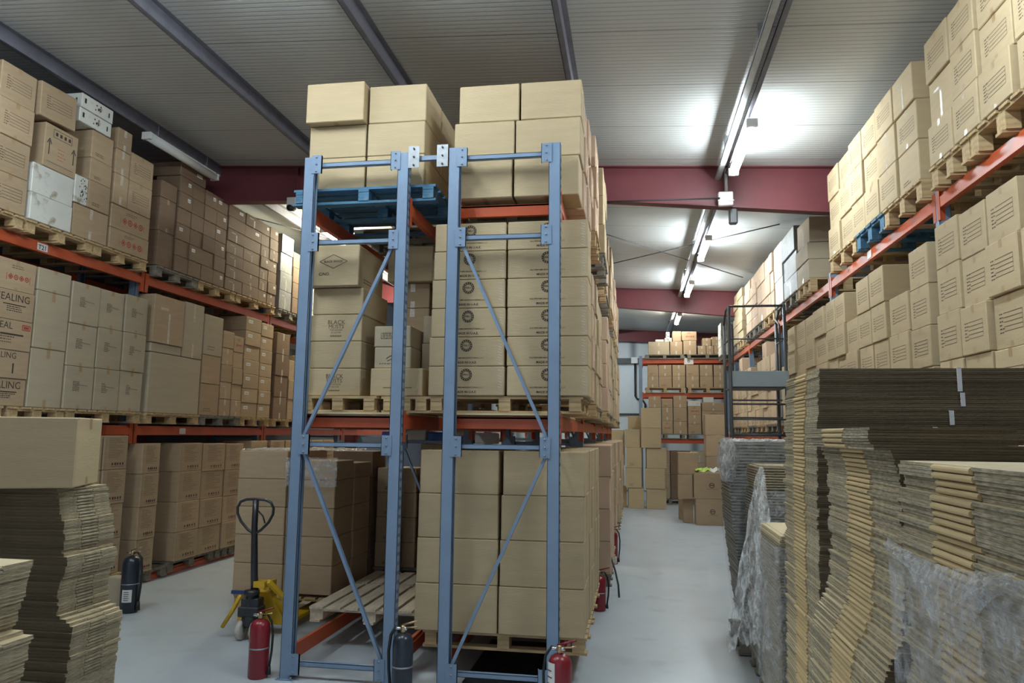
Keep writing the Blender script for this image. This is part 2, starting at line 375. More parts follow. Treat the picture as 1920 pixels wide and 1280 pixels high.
        for k in range(8):
            t = k/8*PI; F.line(-.06+.12*k/8, -.01+.03*math.sin(t), -.06+.12*(k+1)/8, -.01+.03*math.sin(t+PI/8), M['ink'], .008)
        F.line(-.05, -.03, .09, .03, M['ink'], .006); scribble(-w*.36, w*.3, -h*.3, 1, 0, M['inkf'])
    elif kind == 'marks':
        scribble(-w*.3, w*.1, -h*.30, 2, h*.07, M['inkf'], .01)
    elif kind == 'ribbon':
        F.rect(-.03, .03, -h/2+.01, h/2-.01, M['dark']); F.line(-w*.25, -h*.2, w*.3, -h*.2, M['ink'], .005)
    elif kind == 'ling':
        F.text('SEALING', -w*.05, h*.14, .11, M['ink'], 1); scribble(-w*.2, w*.25, 0, 4, h*.07, M['ink'], .009); F.line(-w*.3, h*.02, w*.28, h*.02, M['ink'], .01)
        F.rect(w*.26, w*.44, h*.2, h*.32, M['tape'])
    elif kind == 'lingr':
        F.line(-w*.3, h*.02, w*.28, h*.02, M['ink'], .018); scribble(-w*.3, w*.2, -h*.08, 3, h*.09, M['ink'], .009); F.text('SEAL', -w*.22, h*.2, .10, M['ink'])
        for a in ((w*.24, h*.22, w*.44, h*.22), (w*.24, h*.38, w*.44, h*.38), (w*.24, h*.22, w*.24, h*.38), (w*.44, h*.22, w*.44, h*.38)): F.line(*a, M['red'], .01)
        F.rect(w*.27, w*.41, h*.26, h*.34, M['red'])
    elif kind == 'ngbar':
        F.text('SEALING', -w*.18, h*.22, .09, M['ink']); F.line(w*.1, -h*.32, w*.1, h*.05, M['ink'], .02)
    elif kind == 'plaintab':
        tabs(M['tape'], .16)
    elif kind == 'circ':
        F.ring(w*.12, h*.02, .045, .06, M['ink'], 20); F.line(-w*.05, h*-.12, w*.35, -h*.12, M['inkf'], .006); F.rect(w*.06, w*.18, h*.01, h*.04, M['ink'])
_cm = {}
def carton_mesh(w, d, h, card, side, kind, seam, seed):
    key = (round(w, 3), round(d, 3), round(h, 3), card, side, kind, seam, seed)
    if key in _cm: return _cm[key]
    rnd = random.Random(hash(key[:3]) % 1000+seed)
    mb = MB(); m = M[card]
    mb.cbox(-w/2, w/2, -d/2, d/2, 0, h, m, .007)
    # closing flaps with their slit and the tape over it
    if seam == 'y':
        mb.box(-w/2+.004, w/2-.004, -.0015, .0015, h-.001, h+.0006, M['inkf']); mb.box(-w/2+.004, w/2-.004, -.024, .024, h, h+.001, M['tape'])
        mb.box(-.0 if 0 else -w/2+.004, w/2-.004, -.024, .024, -.001, 0, M['tape'])
    else:
        mb.box(-.0015, .0015, -d/2+.004, d/2-.004, h-.001, h+.0006, M['inkf']); mb.box(-.024, .024, -d/2+.004, d/2-.004, h, h+.001, M['tape'])
        mb.box(-.024, .024, -d/2+.004, d/2-.004, -.001, 0, M['tape'])
    for sd, kd in zip(side.split(','), kind.split(',')):
        if kd != 'plain': marks(Face(mb, sd, w, d, h), kd, rnd)
    me = mb.mesh('cardboard_carton'); mb.fix(me)
    _cm[key] = me; return me
LABELS = {}
STUFF = MB()
class _D: rotation_euler = [0, 0, 0]
DUMMY = _D()
KEEP_RANGES = '4-41,43-46,53-67,82-85,113-141,144,147-154,158,161-164,188-206,210,234-235,237-270,317-328,330-332,334-335,337-339,341-343,345-346,349-350,353-354,357-358,361-362,365-366,369-370,386,420-427,456-467,477-484,493-494,506,520-523,712,714,716,718,720,722-733,735-736,739,768-771,783-787,789,809,818-819,827,845-853,860-864,868-869,871-874,876-878,880-882,884-886,888-891'
KEEP = set(i for r in KEEP_RANGES.split(',') for i in range(int(r.split('-')[0]), int(r.split('-')[-1])+1)) if KEEP_RANGES else None
NC = [0]
LOOK = {'form': 'form-printed', 'formf': 'form-printed', 'dest': 'stencilled', 'small': 'white-labelled', 'smallt': 'white-labelled', 'tape': 'taped', 'shiny': 'shiny-taped',
        'hazard': 'red-marked', 'arrows': 'arrow-marked', 'panda': 'black-speckled', 'barcode': 'densely printed', 'spec': 'text-printed', 'uae': 'ring-stamped', 'diamond': 'diamond-printed',
        'blackm': 'word-printed', 'care': 'symbol-printed', 'swoosh': 'scribble-printed', 'marks': 'small-printed', 'ribbon': 'dark-taped', 'ling': 'big-lettered', 'lingr': 'red-boxed',
        'ngbar': 'bar-marked', 'plaintab': 'tape-tabbed', 'plain': 'plain', 'circ': 'circle-stamped'}
COLN = {'kraft': 'tan', 'brown': 'brown', 'dark': 'dark-brown', 'beige': 'beige', 'pink': 'pale-brown', 'white': 'white', 'silver': 'silvery'}
def carton(x0, x1, y0, y1, z0, z1, card='brown', side='+x', kind='plain', where='', group='', rz=None, jit=.006, seam=None, seed=0, label=None):
    gap = .0042
    w, d, h = x1-x0-2*gap, y1-y0-2*gap, z1-z0-.003
    me = carton_mesh(w, d, h, card, side, kind, seam or ('x' if side.startswith('-y') else 'y'), seed)
    rz = random.uniform(-.006, .006) if rz is None else rz
    dx = random.uniform(-jit, jit); ci = NC[0]; NC[0] += 1
    if KEEP is not None and ci not in KEEP:      # past the 300 that show largest: part of the one uncounted object
        T = Matrix.Translation(((x0+x1)/2+dx, (y0+y1)/2, z0+.001)) @ Matrix.Rotation(rz, 4, 'Z'); mts = list(me.materials); n = len(STUFF.v)
        STUFF.v += [tuple(T @ v.co) for v in me.vertices]; STUFF.f += [tuple(n+i for i in p.vertices) for p in me.polygons]
        STUFF.m += [STUFF.mi(mts[p.material_index]) for p in me.polygons]; STUFF.sm += [False]*len(me.polygons)
        return DUMMY
    o = obj('cardboard_carton', me, None, ((x0+x1)/2+dx, (y0+y1)/2, z0+.001), rz); o['ci'] = ci
    lab = label or f"{LOOK[kind.split(',')[0]]} {COLN[card]} carton, {where}"
    if len(lab.split()) > 16: lab = lab.replace(' from front', '').replace('upper part of ', 'upper ')
    if len(lab.split()) > 16: lab = lab.replace('capping the small stacks of', 'capping small stacks,').replace(' the ', ' ')
    tag(o, lab, 'carton', group)
    LABELS.setdefault(lab, []).append(o)
    return o
def tier(k, n):
    if k == 0: return 'lowest'
    if k == n-1: return 'topmost'
    return nth(k+1)+' up'
def column(xf, sgn, depth, y0, y1, zs, card, kind, ci, shelf, group, cards=None, kinds=None, xo=0, skip=(), jit=None, seed=0):
    """a stack of cartons on a rack; xf = aisle face, sgn = direction into the rack"""
    n = len(zs)-1
    if jit is None: jit = .020 if sgn > 0 else .009
    for k in range(n):
        if k in skip: continue
        cd = cards[k] if cards else card; kd = kinds[k] if kinds else kind
        a, b = xf+xo, xf+xo+sgn*depth
        carton(min(a, b), max(a, b), y0, y1, zs[k], zs[k+1], cd, '+x' if sgn < 0 else '-x', kd, f"{tier(k, n)} in {nth(ci)} stack from front, {shelf}", group, jit=jit, seed=seed)

# ------------------------------------------------------------------ pallets
_pm = {}
def pallet(x0, x1, y0, y1, z, wood='wood', along='x', label='', group='pallets under the loads', h=.144, nb=3, boards=None):
    """deck boards run along `along`; top of the deck at z+h"""
    w, d = x1-x0, y1-y0; key = (round(w, 2), round(d, 2), wood, along, round(h, 3))
    t = thing('wooden_pallet', label, 'pallet', ((x0+x1)/2, (y0+y1)/2, z), 0, group)
    if key not in _pm:
        m = M[wood]; L, D = (w, d) if along == 'x' else (d, w); th = .022
        def P(mb, a0, a1, b0, b1, z0, z1):
            if along == 'x': mb.box(a0, a1, b0, b1, z0, z1, m)
            else: mb.box(b0, b1, a0, a1, z0, z1, m)
        top = MB(); k = boards or max(5, int(D/.16)); bw = D/k*.80
        for i in range(k):
            c = -D/2+bw/2+(D-bw)*i/(k-1); P(top, -L/2, L/2, c-bw/2, c+bw/2, h-th, h)
        st = MB()
        for i in range(3):
            c = -L/2+.07+(L-.14)*i/2; P(st, c-.05, c+.05, -D/2, D/2, h-2*th, h-th)
        bot = MB()
        for i in range(3):
            c = -D/2+.06+(D-.12)*i/2; P(bot, -L/2, L/2, c-.05, c+.05, 0, th)
        bl = MB(); P(bl, -.05, .05, -.065, .065, 0, h-3*th)
        meshes = []
        for mb, nm in ((top, 'deck_boards'), (st, 'cross_boards'), (bot, 'base_boards'), (bl, 'block')): meshes.append((nm, mb.fix(mb.mesh(nm))))
        _pm[key] = (meshes, L, D, th)
    meshes, L, D, th = _pm[key]
    for nm, me in meshes[:3]: obj(nm, me, t)
    for i in range(3):
        for j in range(3):
            a = -L/2+.07+(L-.14)*i/2; b = -D/2+.068+(D-.136)*j/2
            obj('block', meshes[3][1], t, (a, b, th) if along == 'x' else (b, a, th))
    return t


# =================================================================== the hall
ZC = lambda x: 5.95-.05*x          # underside of the mono-pitch roof
XL, XR, YB, YF = -7.95, 4.15, 27.9, -3.0
MB().box(XL-.2, XR+.2, YF, YB+.2, -.1, 0, M['floor']).build('floor'); struct(bpy.data.objects['floor'])
mb = MB(); mb.add([(XL, YF, ZC(XL)), (XR, YF, ZC(XR)), (XR, YB+.1, ZC(XR)), (XL, YB+.1, ZC(XL)), (XL, YF, ZC(XL)+.1), (XR, YF, ZC(XR)+.1), (XR, YB+.1, ZC(XR)+.1), (XL, YB+.1, ZC(XL)+.1)],
    [(0,1,2,3), (4,7,6,5), (0,4,5,1), (1,5,6,2), (2,6,7,3), (3,7,4,0)], M['ceil']); struct(mb.build('ceiling'))
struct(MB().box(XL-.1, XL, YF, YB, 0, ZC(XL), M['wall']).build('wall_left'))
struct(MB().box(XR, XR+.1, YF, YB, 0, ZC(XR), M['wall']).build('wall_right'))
mb = MB(); mb.box(XL, XR, YB, YB+.1, 0, ZC(XL), M['wallp']); struct(mb.build('wall_back'))
# sliding panel door hung on a rail in the back wall
d = struct(MB().box(-1.6, .62, YB-.09, YB-.01, .05, 4.75, M['panelg']).build('door_1'), 'grey-blue sliding panel door in the back wall')
MB().box(-2.6, 1.3, YB-.22, YB-.10, 4.72, 4.92, M['dgrey']).build('door_rail', d)
MB().box(-1.6, .62, YB-.13, YB-.095, 2.78, 2.86, M['dgrey']).build('door_bar', d)
MB().tube([(.06, YB-.14, 4.8), (.06, YB-.14, 3.5), (.12, YB-.14, 3.4), (.34, YB-.14, 3.34), (.42, YB-.14, 3.2), (.42, YB-.14, 2.6)], .035, M['black']).build('door_cable', d)
MB().box(-.08, .16, YB-.24, YB-.14, 4.72, 4.95, M['plast']).build('junction_box', d)

# roof steel: three frames across the hall, purlins along it
def rafter(y, d0, d1, i):
    """tapered I-beam spanning x; d0/d1 = web depth at the left / right wall"""
    mb = MB(); m = M['maroon']; fw = .17
    def za(x): return ZC(x)-.001
    N_ = 14; xs = [XL+(XR-XL)*k/N_ for k in range(N_+1)]
    def dep(x): return d0(x)
    for a, b in zip(xs[:-1], xs[1:]):
        for (y0, y1, t0, t1) in ((y-.008, y+.008, 0, None), (y-fw/2, y+fw/2, 0, .016), (y-fw/2, y+fw/2, None, None)):
            if t0 == 0 and t1 is None: za0, zb0, za1, zb1 = za(a), za(b), za(a)-dep(a), za(b)-dep(b)
            elif t1: za0, zb0, za1, zb1 = za(a), za(b), za(a)-t1, za(b)-t1
            else: za0, zb0, za1, zb1 = za(a)-dep(a)+.016, za(b)-dep(b)+.016, za(a)-dep(a), za(b)-dep(b)
            mb.add([(a, y0, za1), (b, y0, zb1), (b, y1, zb1), (a, y1, za1), (a, y0, za0), (b, y0, zb0), (b, y1, zb0), (a, y1, za0)],
                [(0,3,2,1), (4,5,6,7), (0,1,5,4), (1,2,6,5), (2,3,7,6), (3,0,4,7)], m)
    for x in (-5.2, 1.3): mb.box(x-.006, x+.006, y-fw/2, y+fw/2, ZC(x)-dep(x)+.02, ZC(x)-.02, m)
    # column down the right wall, hidden behind the racks further on
    mb.box(XR-.32, XR-.02, y-.08, y+.08, 0, ZC(XR)-.35, m)
    mb.box(XL+.02, XL+.32, y-.08, y+.08, 0, ZC(XL)-.5, m)
    return struct(mb.build(f'trim_{i}'), 'dark red steel roof beam with its wall columns')
dp = lambda x: .50+max(0, x+1)*.045+max(0, -x-2)*.022
rafter(10.5, dp, None, 1); rafter(19.6, dp, None, 2); rafter(27.6, lambda x: .42, None, 3)
for k, x in enumerate((-6.56, -4.57, -2.56, -.63, 1.36, 3.34)):
    z = ZC(x); m = M['purlin']; mb = MB()
    mb.box(x-.003, x+.003, YF, YB-.3, z-.16, z-.001, m).box(x-.055, x, YF, YB-.3, z-.163, z-.157, m).box(x, x+.055, YF, YB-.3, z-.012, z-.006, m)
    mb.box(x-.055, x-.049, YF, YB-.3, z-.163, z-.143, m)
    struct(mb.build(f'trim_{k+4}'), 'steel roof purlin running the length of the hall')
# bracing rods under the roof
def rod(a, b, label):
    tag(MB().tube([a, b], .011, M['dgrey'], 6).build('bracing_rod'), label, 'rod', 'crossed bracing rods under the roof')
rod((-1.6, 12.4, 5.90), (2.55, 17.5, 5.75), 'thin bracing rod slanting to the right under the roof behind the first beam')
rod((-3.6, 19.4, 5.95), (2.55, 13.07, 5.75), 'thin bracing rod slanting to the left under the roof, crossing its twin')
rod((-7.6, 12.2, 6.16), (-5.4, 15.6, 6.06), 'thin bracing rod over the left rack, beyond the red beam')

# ------------------------------------------------------------------ lamps
def fixture(x, y0, y1, z, state, label, drop, lx=None):
    t = thing('fluorescent_lamp', label, 'lamp', (x, (y0+y1)/2, z), 0, 'ceiling fluorescent lamps')
    L = y1-y0
    b = MB(); b.prism([(-.036, -L/2), (.036, -L/2), (.036, L/2), (-.036, L/2)], .078, .092, M['plast']); b.box(-.035, .035, -L/2+.02, L/2-.02, .085, .105, M['plast'])
    for s in (-1, 1): b.box(-.062, .062, s*L/2-.02, s*L/2+.02, -.005, .09, M['plast'])
    b.build('housing', t)
    dm = {'on': M['lampon'], 'off': M['lampoff'], 'warm': M['lampwarm'], 'dim': M['lampdim'], 'strong': M['lampstrong']}[state]
    n = 8; vs = []; 
    for yy in (-L/2+.02, L/2-.02):
        for k in range(n+1):
            a = PI-.62+(PI+1.24)*k/n; vs.append((.058*math.cos(a), yy, .045+.058*math.sin(a)))
    dd = MB(); dd.add(vs, [(k, k+1, n+2+k, n+1+k) for k in range(n)]+[tuple(range(n+1))[::-1], tuple(range(n+1, 2*n+2))], dm, True); dd.build('diffuser', t)
    for s in (-.36, .36):
        h = MB(); h.tube([(0, s*L, .1), (0, s*L, drop)], .005, M['zinc'], 6); h.tube([(0, s*L, .2), (-.07, s*L, .1)], .004, M['zinc'], 5); h.box(-.03, .03, s*L-.02, s*L+.02, .1, .125, M['dgrey']); h.build('hanger', t)
    return t
zl = 5.53
for y0, y1, lab in ((8.25, 9.83, 'lit white lamp nearest in the right aisle, in front of the red beam'), (13.2, 14.8, 'second lit lamp along the right aisle, just beyond the first red beam'),
                    (17.1, 18.7, 'third lit lamp along the right aisle, before the second red beam'), (21.7, 23.4, 'farthest lit lamp along the right aisle, near the back rack')):
    fixture(1.35, y0, y1, zl, 'dim' if y0 > 21 else 'on', lab, .30)
fixture(1.35, 3.5, 5.0, zl, 'on', 'unseen lamp continuing the right aisle row, lit to brighten the foreground piles', .30)  # unseen row lamp above the view, switched on to brighten the foreground piles
fixture(-2.40, 3.75, 5.3, 5.72, 'on', 'lit lamp over the floor in front of the centre rack, above the frame', .2)
fixture(-6.32, 8.35, 9.95, 5.86, 'off', 'unlit white lamp hanging above the upper left rack', .28)
fixture(-5.85, 12.9, 14.5, 5.84, 'warm', 'lit warm lamp over the left aisle beyond the first beam', .3)
fixture(-5.85, 18.0, 19.5, 5.84, 'warm', 'lit warm lamp far down the left aisle', .3)
fixture(-1.40, 24.6, 26.2, 5.70, 'on', 'added unseen lamp brightening the back wall, hidden by the end of the centre rack', .32)  # added out of sight to light the back wall
fixture(-5.2, 3.4, 5.0, 5.86, 'on', 'lit lamp over the near end of the left aisle, above the frame', .3)
# cable tray under the purlin, over the right aisle
t = thing('cable_tray', 'long grey cable tray with conduits running above the right aisle lamps', 'cable tray', (1.22, 0, 5.70))
mb = MB(); mb.box(-.04, .04, -2.5, 27, 0, .005, M['tray']).box(-.04, -.035, -2.5, 27, 0, .03, M['tray']).box(.035, .04, -2.5, 27, 0, .03, M['tray']); mb.build('tray', t)
for dx in (-.022, .004, .026): MB().tube([(dx, -2.5, .018), (dx, 27, .018)], .009, M['plast'], 6).build('conduit', t)
for k in range(10): MB().box(-.045, .045, 1.5+k*2.6, 1.53+k*2.6, .03, .175, M['zinc']).build('hanger', t)
t = thing('junction_box', 'white junction box with a grey drop pipe fixed to the first red beam', 'junction box', (1.30, 10.36, 5.26))
MB().cbox(-.10, .10, -.08, 0, 0, .20, M['plast'], .012).box(-.11, .11, -.09, -.08, .06, .075, M['lampoff']).build('box', t)
MB().tube([(.01, -.06, .2), (.01, -.06, .54)], .025, M['zinc'], 8).build('pipe', t)
MB().tube([(-2.4, -.09, .12), (-.08, -.09, .10)], .012, M['black'], 6).build('cable', t)
tag(MB().cbox(-.06, .06, -.05, .05, -.24, 0, M['dgrey'], .02).tube([(0, 0, -.01), (0, .02, .06)], .012, M['dgrey'], 6).build('movement_sensor', None, (1.42, 10.50, 5.28)), 'small dark sensor hanging under the first beam beside the white box', 'sensor')
t = thing('security_camera', 'small black-eyed security camera under the left part of the first beam', 'camera', (-5.25, 10.35, 5.46))
MB().box(-.05, .09, -.04, .06, .06, .20, M['plast']).build('bracket', t); MB().tube([(0, -.05, .03), (.01, .07, .06)], .05, M['black'], 12).build('camera_body', t)

# =================================================================== racking
def frame(x0, x1, y, H, label, brace=0, detail=True, paint='blue', plates=True):
    """upright frame across x0..x1 at depth y: two open C posts, horizontals, diagonals. brace=+1/-1 gives the zigzag sense"""
    t = thing('rack_frame', label, 'rack frame', ((x0+x1)/2, y, 0), 0, 'upright frames of the racks')
    W_ = x1-x0; m = M[paint]; pw, pd, th = .10, .085, .004
    def post(x, name='upright'):
        p = MB()
        s = 1 if x < 0 else -1
        a, b = (x, x+s*pw)
        lo, hi = min(a, b), max(a, b)
        p.box(lo, hi, -pd/2, -pd/2+th, .006, H, m).box(lo, hi, pd/2-th, pd/2, .006, H, m)
        xo = lo if s > 0 else hi-th
        p.box(xo, xo+th, -pd/2, pd/2, .006, H, m)
        xi = hi if s > 0 else lo
        p.box(min(xi, xi-s*th), max(xi, xi-s*th), -pd/2, -pd/2+.02, .006, H, m); p.box(min(xi, xi-s*th), max(xi, xi-s*th), pd/2-.02, pd/2, .006, H, m)
        if detail:
            z = .12
            while z < H-.1:
                p.box(xo-.0012 if s > 0 else xo+th, xo if s > 0 else xo+th+.0012, -.022, -.010, z, z+.028, M['black']); p.box(xo-.0012 if s > 0 else xo+th, xo if s > 0 else xo+th+.0012, .010, .022, z, z+.028, M['black']); z += .076
        o = p.build(name, t)
        fp = MB(); c = (lo+hi)/2; fp.box(c-.075, c+.075, -.07, .07, 0, .006, m)
        for dx in (-.055, .055): fp.tube([(c+dx, -.05, .004), (c+dx, -.05, .022)], .009, M['zinc'], 6)
        fp.build('foot_plate', o)
    post(-W_/2); post(W_/2)
    xi = W_/2-pw
    lv = [z for z in (.125, 1.94, 3.73, 4.45) if z < H]
    for z in lv:
        b = MB(); b.box(-xi-.01, xi+.01, -.022, -.018, z-.02, z+.02, m).box(-xi-.01, xi+.01, -.022, .022, z+.016, z+.02, m).box(-xi-.01, xi+.01, -.022, .022, z-.02, z-.016, m); bo = b.build('brace', t)
        if plates:
            for s in (-1, 1):
                q = MB(); cx = s*(xi-.02)
                q.box(cx-.045, cx+.045, -.05, -.045, z-.085, z+.085, m).box(cx-.045*s if s < 0 else cx-.045, cx-.041 if s > 0 else cx+.045, -.05, -.02, z-.085, z+.085, m)
                for dz in (-.065, 0, .065): q.tube([(cx, -.058, z+dz), (cx, -.046, z+dz)], .008, M['zinc'], 6)
                q.build('bracket', bo)
    def diag(xa, za, xb, zb):
        T, L = beam_T((xa, -.012, za), (xb, -.012, zb)); d_ = MB()
        d_.box(-.018, .018, -.004, 0, 0, L, m, T).box(-.018, -.014, 0, .022, 0, L, m, T).box(.014, .018, 0, .022, 0, L, m, T)
        d_.build('diagonal_brace', t)
    if brace:
        s = brace
        if H > 3.7: diag(-s*(xi-.0), 1.98, s*(xi-.02), 3.68)
        diag(-s*(xi-.0), 1.88, s*(xi-.02), .18)
    return t
def beam(x, y0, y1, z, facing, label, group, hgt=.125, paint='orange', dp=.05, sign=None):
    """load beam along y whose visible face looks along `facing` (+1 / -1 in x)"""
    t = thing('rack_beam', label, 'rack beam', (x, (y0+y1)/2, z), 0, group)
    L = y1-y0; m = M[paint]; f = facing; mb = MB()
    def bx(a, b, *r): mb.box(min(a*f, b*f), max(a*f, b*f), *r)
    bx(-dp, 0, -L/2, L/2, -hgt, -.03, m); bx(-dp, -.018, -L/2, L/2, -.03, 0, m)
    mb.build('beam', t)
    for s in (-1, 1):
        c = MB(); ys = s*(L/2)
        c.box(min(.004*f, 0), max(.004*f, 0), ys-.03, ys+.03, -hgt-.11, .03, m); c.box(min(-dp*f, .004*f), max(-dp*f, .004*f), ys-.002, ys+.002, -hgt-.11, .03, m)
        c.build('end_connector', t)
    if sign:
        ys, tx = sign; g = MB(); F = Face(g, '+x' if f > 0 else '-x', .002, .16, .085)
        F.T = Matrix.Translation((.003*f, ys-(y0+y1)/2, -.11)) @ F.T
        F.rect(-.075, .075, -.042, .042, M['label'])
        if tx: F.T = F.T @ Matrix.Translation((0, 0, .001)); F.text(tx, 0, -.03, .075, M['ink'], 1, True)
        g.build('shelf_sign', t)
    return t
LVN = ['floor level', 'middle level', 'top level']
# --- centre rows
CY = [6.05, 8.85, 11.65, 14.45, 17.25, 20.05]
fl = ['nearest blue upright frame of the centre rack, left one of the front pair', 'second blue upright frame of the centre rack\'s left row', 'third blue upright frame of the centre rack\'s left row', 'fourth blue upright frame of the centre rack\'s left row', 'fifth blue upright frame of the centre rack\'s left row', 'last blue upright frame of the centre rack\'s left row']
fr = ['nearest blue upright frame of the centre rack, right one of the front pair']+[s.replace('left row', 'right row') for s in fl[1:]]
for i, y in enumerate(CY):
    frame(-2.935, -1.95, y, 4.52, fl[i], 1, i == 0, plates=i < 2)
    frame(-1.585, -.60, y, 4.52 if i else 4.54, fr[i], -1, i == 0, plates=i < 2)
t = thing('row_spacer', 'short blue bar joining the tops of the front pair of frames', 'rack spacer', (-1.77, 6.05, 4.47))
MB().box(-.17, .17, -.02, .02, -.02, .02, M['blue']).build('bar', t)
for s in (-1, 1):
    q = MB(); q.box(s*.13-.05, s*.13+.05, -.055, -.05, -.10, .10, M['zinc']);
    for dz in (-.075, 0, .075): q.tube([(s*.13, -.064, dz), (s*.13, -.05, dz)], .009, M['dgrey'], 6)
    q.build('end_plate', t)
bays = list(zip(CY[:-1], CY[1:]))
bn = ['nearest', 'second', 'third', 'fourth', 'fifth']
for i, (a, b) in enumerate(bays):
    for z, ln in ((.235, 'floor-level'), (2.205, 'middle'), (4.10, 'top')):
        for x, f, rn in ((-2.94, -1, 'left row aisle side'), (-1.945, 1, 'left row inner side'), (-1.59, -1, 'right row inner side'), (-.60, 1, 'right row aisle side')):
            beam(x, a+.045, b-.045, z, f, f'orange {ln} beam in the {bn[i]} bay of the centre rack, {rn}', 'orange beams of the centre rack')
# front-to-back supports and board shelves in the first bay
for x0, x1, z, y, lab, mt in ((-2.885, -2.0, 2.205, 6.22, 'dark red cross support under the centre rack\'s left middle loads, near end', 'orange'), (-1.535, -.655, 2.205, 6.22, 'dark red cross support under the centre rack\'s right middle loads, near end', 'orange'),
                          (-1.535, -.655, 4.09, 6.26, 'orange cross bar under the plain tan cartons on the right row\'s top level', 'orange')):
    tag(MB().box(x0, x1, y-.02, y+.02, z-.115, z-.015, M[mt]).box(x0, x1, y-.02, y+.02, z-.03, z-.012, M[mt]).build('cross_support'), lab, 'rack support', 'cross supports between the beams')
for x0, x1, lab in ((-2.92, -1.965, 'pale plywood shelf board on the left row\'s middle beams'), (-1.57, -.62, 'pale plywood shelf board on the right row\'s middle beams')):
    tag(MB().box(x0, x1, 6.15, 8.75, 2.2065, 2.222, M['ply']).build('shelf_board'), lab, 'shelf board')

# --- left and right aisle racks
LF = -6.58; RF = 2.68
LY = [1.60, 5.23, 8.87, 12.375, 16.03, 19.68]
RY = [3.25, 6.86, 10.48, 14.10, 17.72, 21.30, 22.4]
def side_rack(YS, xf, f, name, top):
    for i, y in enumerate(YS):
        q = .10 if f > 0 else 0
        a, b = sorted((xf-f*q, xf-f*1.05))
        fr_ = frame(a, b, y, top, f'{nth(i+1)} blue upright frame of the {name} rack, counted from the camera', f, False, plates=False)
    for i, (a, b) in enumerate(zip(YS[:-1], YS[1:])):
        for z, ln in ((.10 if f > 0 else .20, 'floor-level'), (2.10, 'middle'), (4.145 if f > 0 else 4.20, 'top')):
            sg = None
            if f > 0 and ln == 'top' and i == 1: sg = (7.10, 'T21')
            if f < 0 and ln == 'top' and i == 1: sg = (8.75, '')
            if f > 0 and ln == 'middle' and i == 2: sg = (9.95, '')
            beam(xf, a+.045, b-.045, z, f, f'orange {ln} beam, {nth(i+1)} bay of the {name} rack, aisle side', f'orange beams of the {name} rack', sign=sg)
            beam(xf-f*1.05, a+.045, b-.045, z, -f, f'orange {ln} beam, {nth(i+1)} bay of the {name} rack, wall side', f'orange beams of the {name} rack')
side_rack(LY, LF, 1, 'left', 4.30); side_rack(RY, RF, -1, 'right', 4.30)

# =================================================================== loads
def cz(z0, z1, n): return [z0+(z1-z0)*k/n for k in range(n+1)]
def palls(xa, xb, spans, z, side, lvl, woods=('wood',), **kw):
    for k, (a, b) in enumerate(spans):
        pallet(xa, xb, a, b, z, woods[k % len(woods)], 'x', f"{ {'wood': 'raw timber', 'gwood': 'grey weathered', 'bwood': 'blue', 'pwood': 'pale'}[woods[k % len(woods)]]} pallet, {nth(k+1)} from the front, {side} {lvl}", f'pallets in the {side}', **kw)

# ---- left rack, top level (x face -6.45)
S = 'left rack top level'; G = 'cartons on the top level of the left rack'
X = -6.45
column(X, -1, .55, 5.74, 6.20, [4.305, 4.70, 5.09, 5.48, 5.86], 'brown', 'form', 1, S, G)
column(X, -1, .55, 6.24, 6.70, [4.305, 4.70, 5.09, 5.48, 5.87], 'brown', 'form', 2, S, G, seed=1)
column(X, -1, .50, 6.74, 7.345, [4.305, 4.61, 4.95], 'white', 'plain', 3, S, G)
carton(-6.95, X, 6.86, 7.36, 4.955, 5.46, 'brown', '+x', 'arrows', 'on the two dirty white cartons, left rack top', G)
carton(-6.98, X+.03, 6.73, 7.26, 5.49, 5.885, 'brown', '+x', 'form', 'tilted on the arrow-marked carton, left rack top', G).rotation_euler[0] = math.radians(2.0)
column(X, -1, .55, 7.37, 7.95, [4.305, 4.69], 'brown', 'tape', 4, S, G)
carton(-6.9, X, 7.345, 7.56, 4.695, 5.03, 'white', '+x', 'barcode', 'small upright one in fourth stack, left rack top', G)
column(X, -1, .5, 7.565, 7.94, [4.695, 5.04, 5.32, 5.67], 'brown', 'marks', 4, 'upper part of '+S, G)
carton(-6.98, X+.01, 7.32, 7.86, 5.675, 5.85, 'white', '+x,-y', 'panda,panda', 'lower of two thin ones on the left rack top', G)
carton(-6.98, X+.01, 7.33, 7.87, 5.855, 6.03, 'white', '+x,-y', 'panda,panda', 'upper of two thin ones on the left rack top', G)
column(X, -1, .55, 7.98, 8.73, [4.305, 4.575, 4.88], 'brown', 'hazard', 5, S, G)
column(X, -1, .55, 7.98, 8.25, [4.885, 5.28, 5.60, 5.88], 'brown', 'tape', 5, 'upper part of '+S, G)
column(X, -1, .55, 8.26, 8.73, [4.885, 5.28, 5.66], 'brown', 'form', 6, 'upper part of '+S, G)
palls(-7.60, X+.01, [(5.28, 5.95), (5.97, 6.69), (6.72, 7.72), (7.74, 8.72)], 4.15, 'left rack', 'top level')
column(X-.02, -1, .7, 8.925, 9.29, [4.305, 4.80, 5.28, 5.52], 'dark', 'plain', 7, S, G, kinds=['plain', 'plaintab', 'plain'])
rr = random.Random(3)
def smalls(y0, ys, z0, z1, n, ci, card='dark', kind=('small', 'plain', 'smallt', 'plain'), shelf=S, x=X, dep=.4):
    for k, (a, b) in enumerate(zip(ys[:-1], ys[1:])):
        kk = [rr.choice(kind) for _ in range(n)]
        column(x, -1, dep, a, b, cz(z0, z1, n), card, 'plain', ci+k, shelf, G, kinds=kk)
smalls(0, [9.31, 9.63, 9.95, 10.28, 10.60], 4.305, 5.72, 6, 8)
column(X, -1, .55, 9.31, 9.95, [5.725, 5.93], 'dark', 'small', 12, 'capping the small stacks of '+S, G)
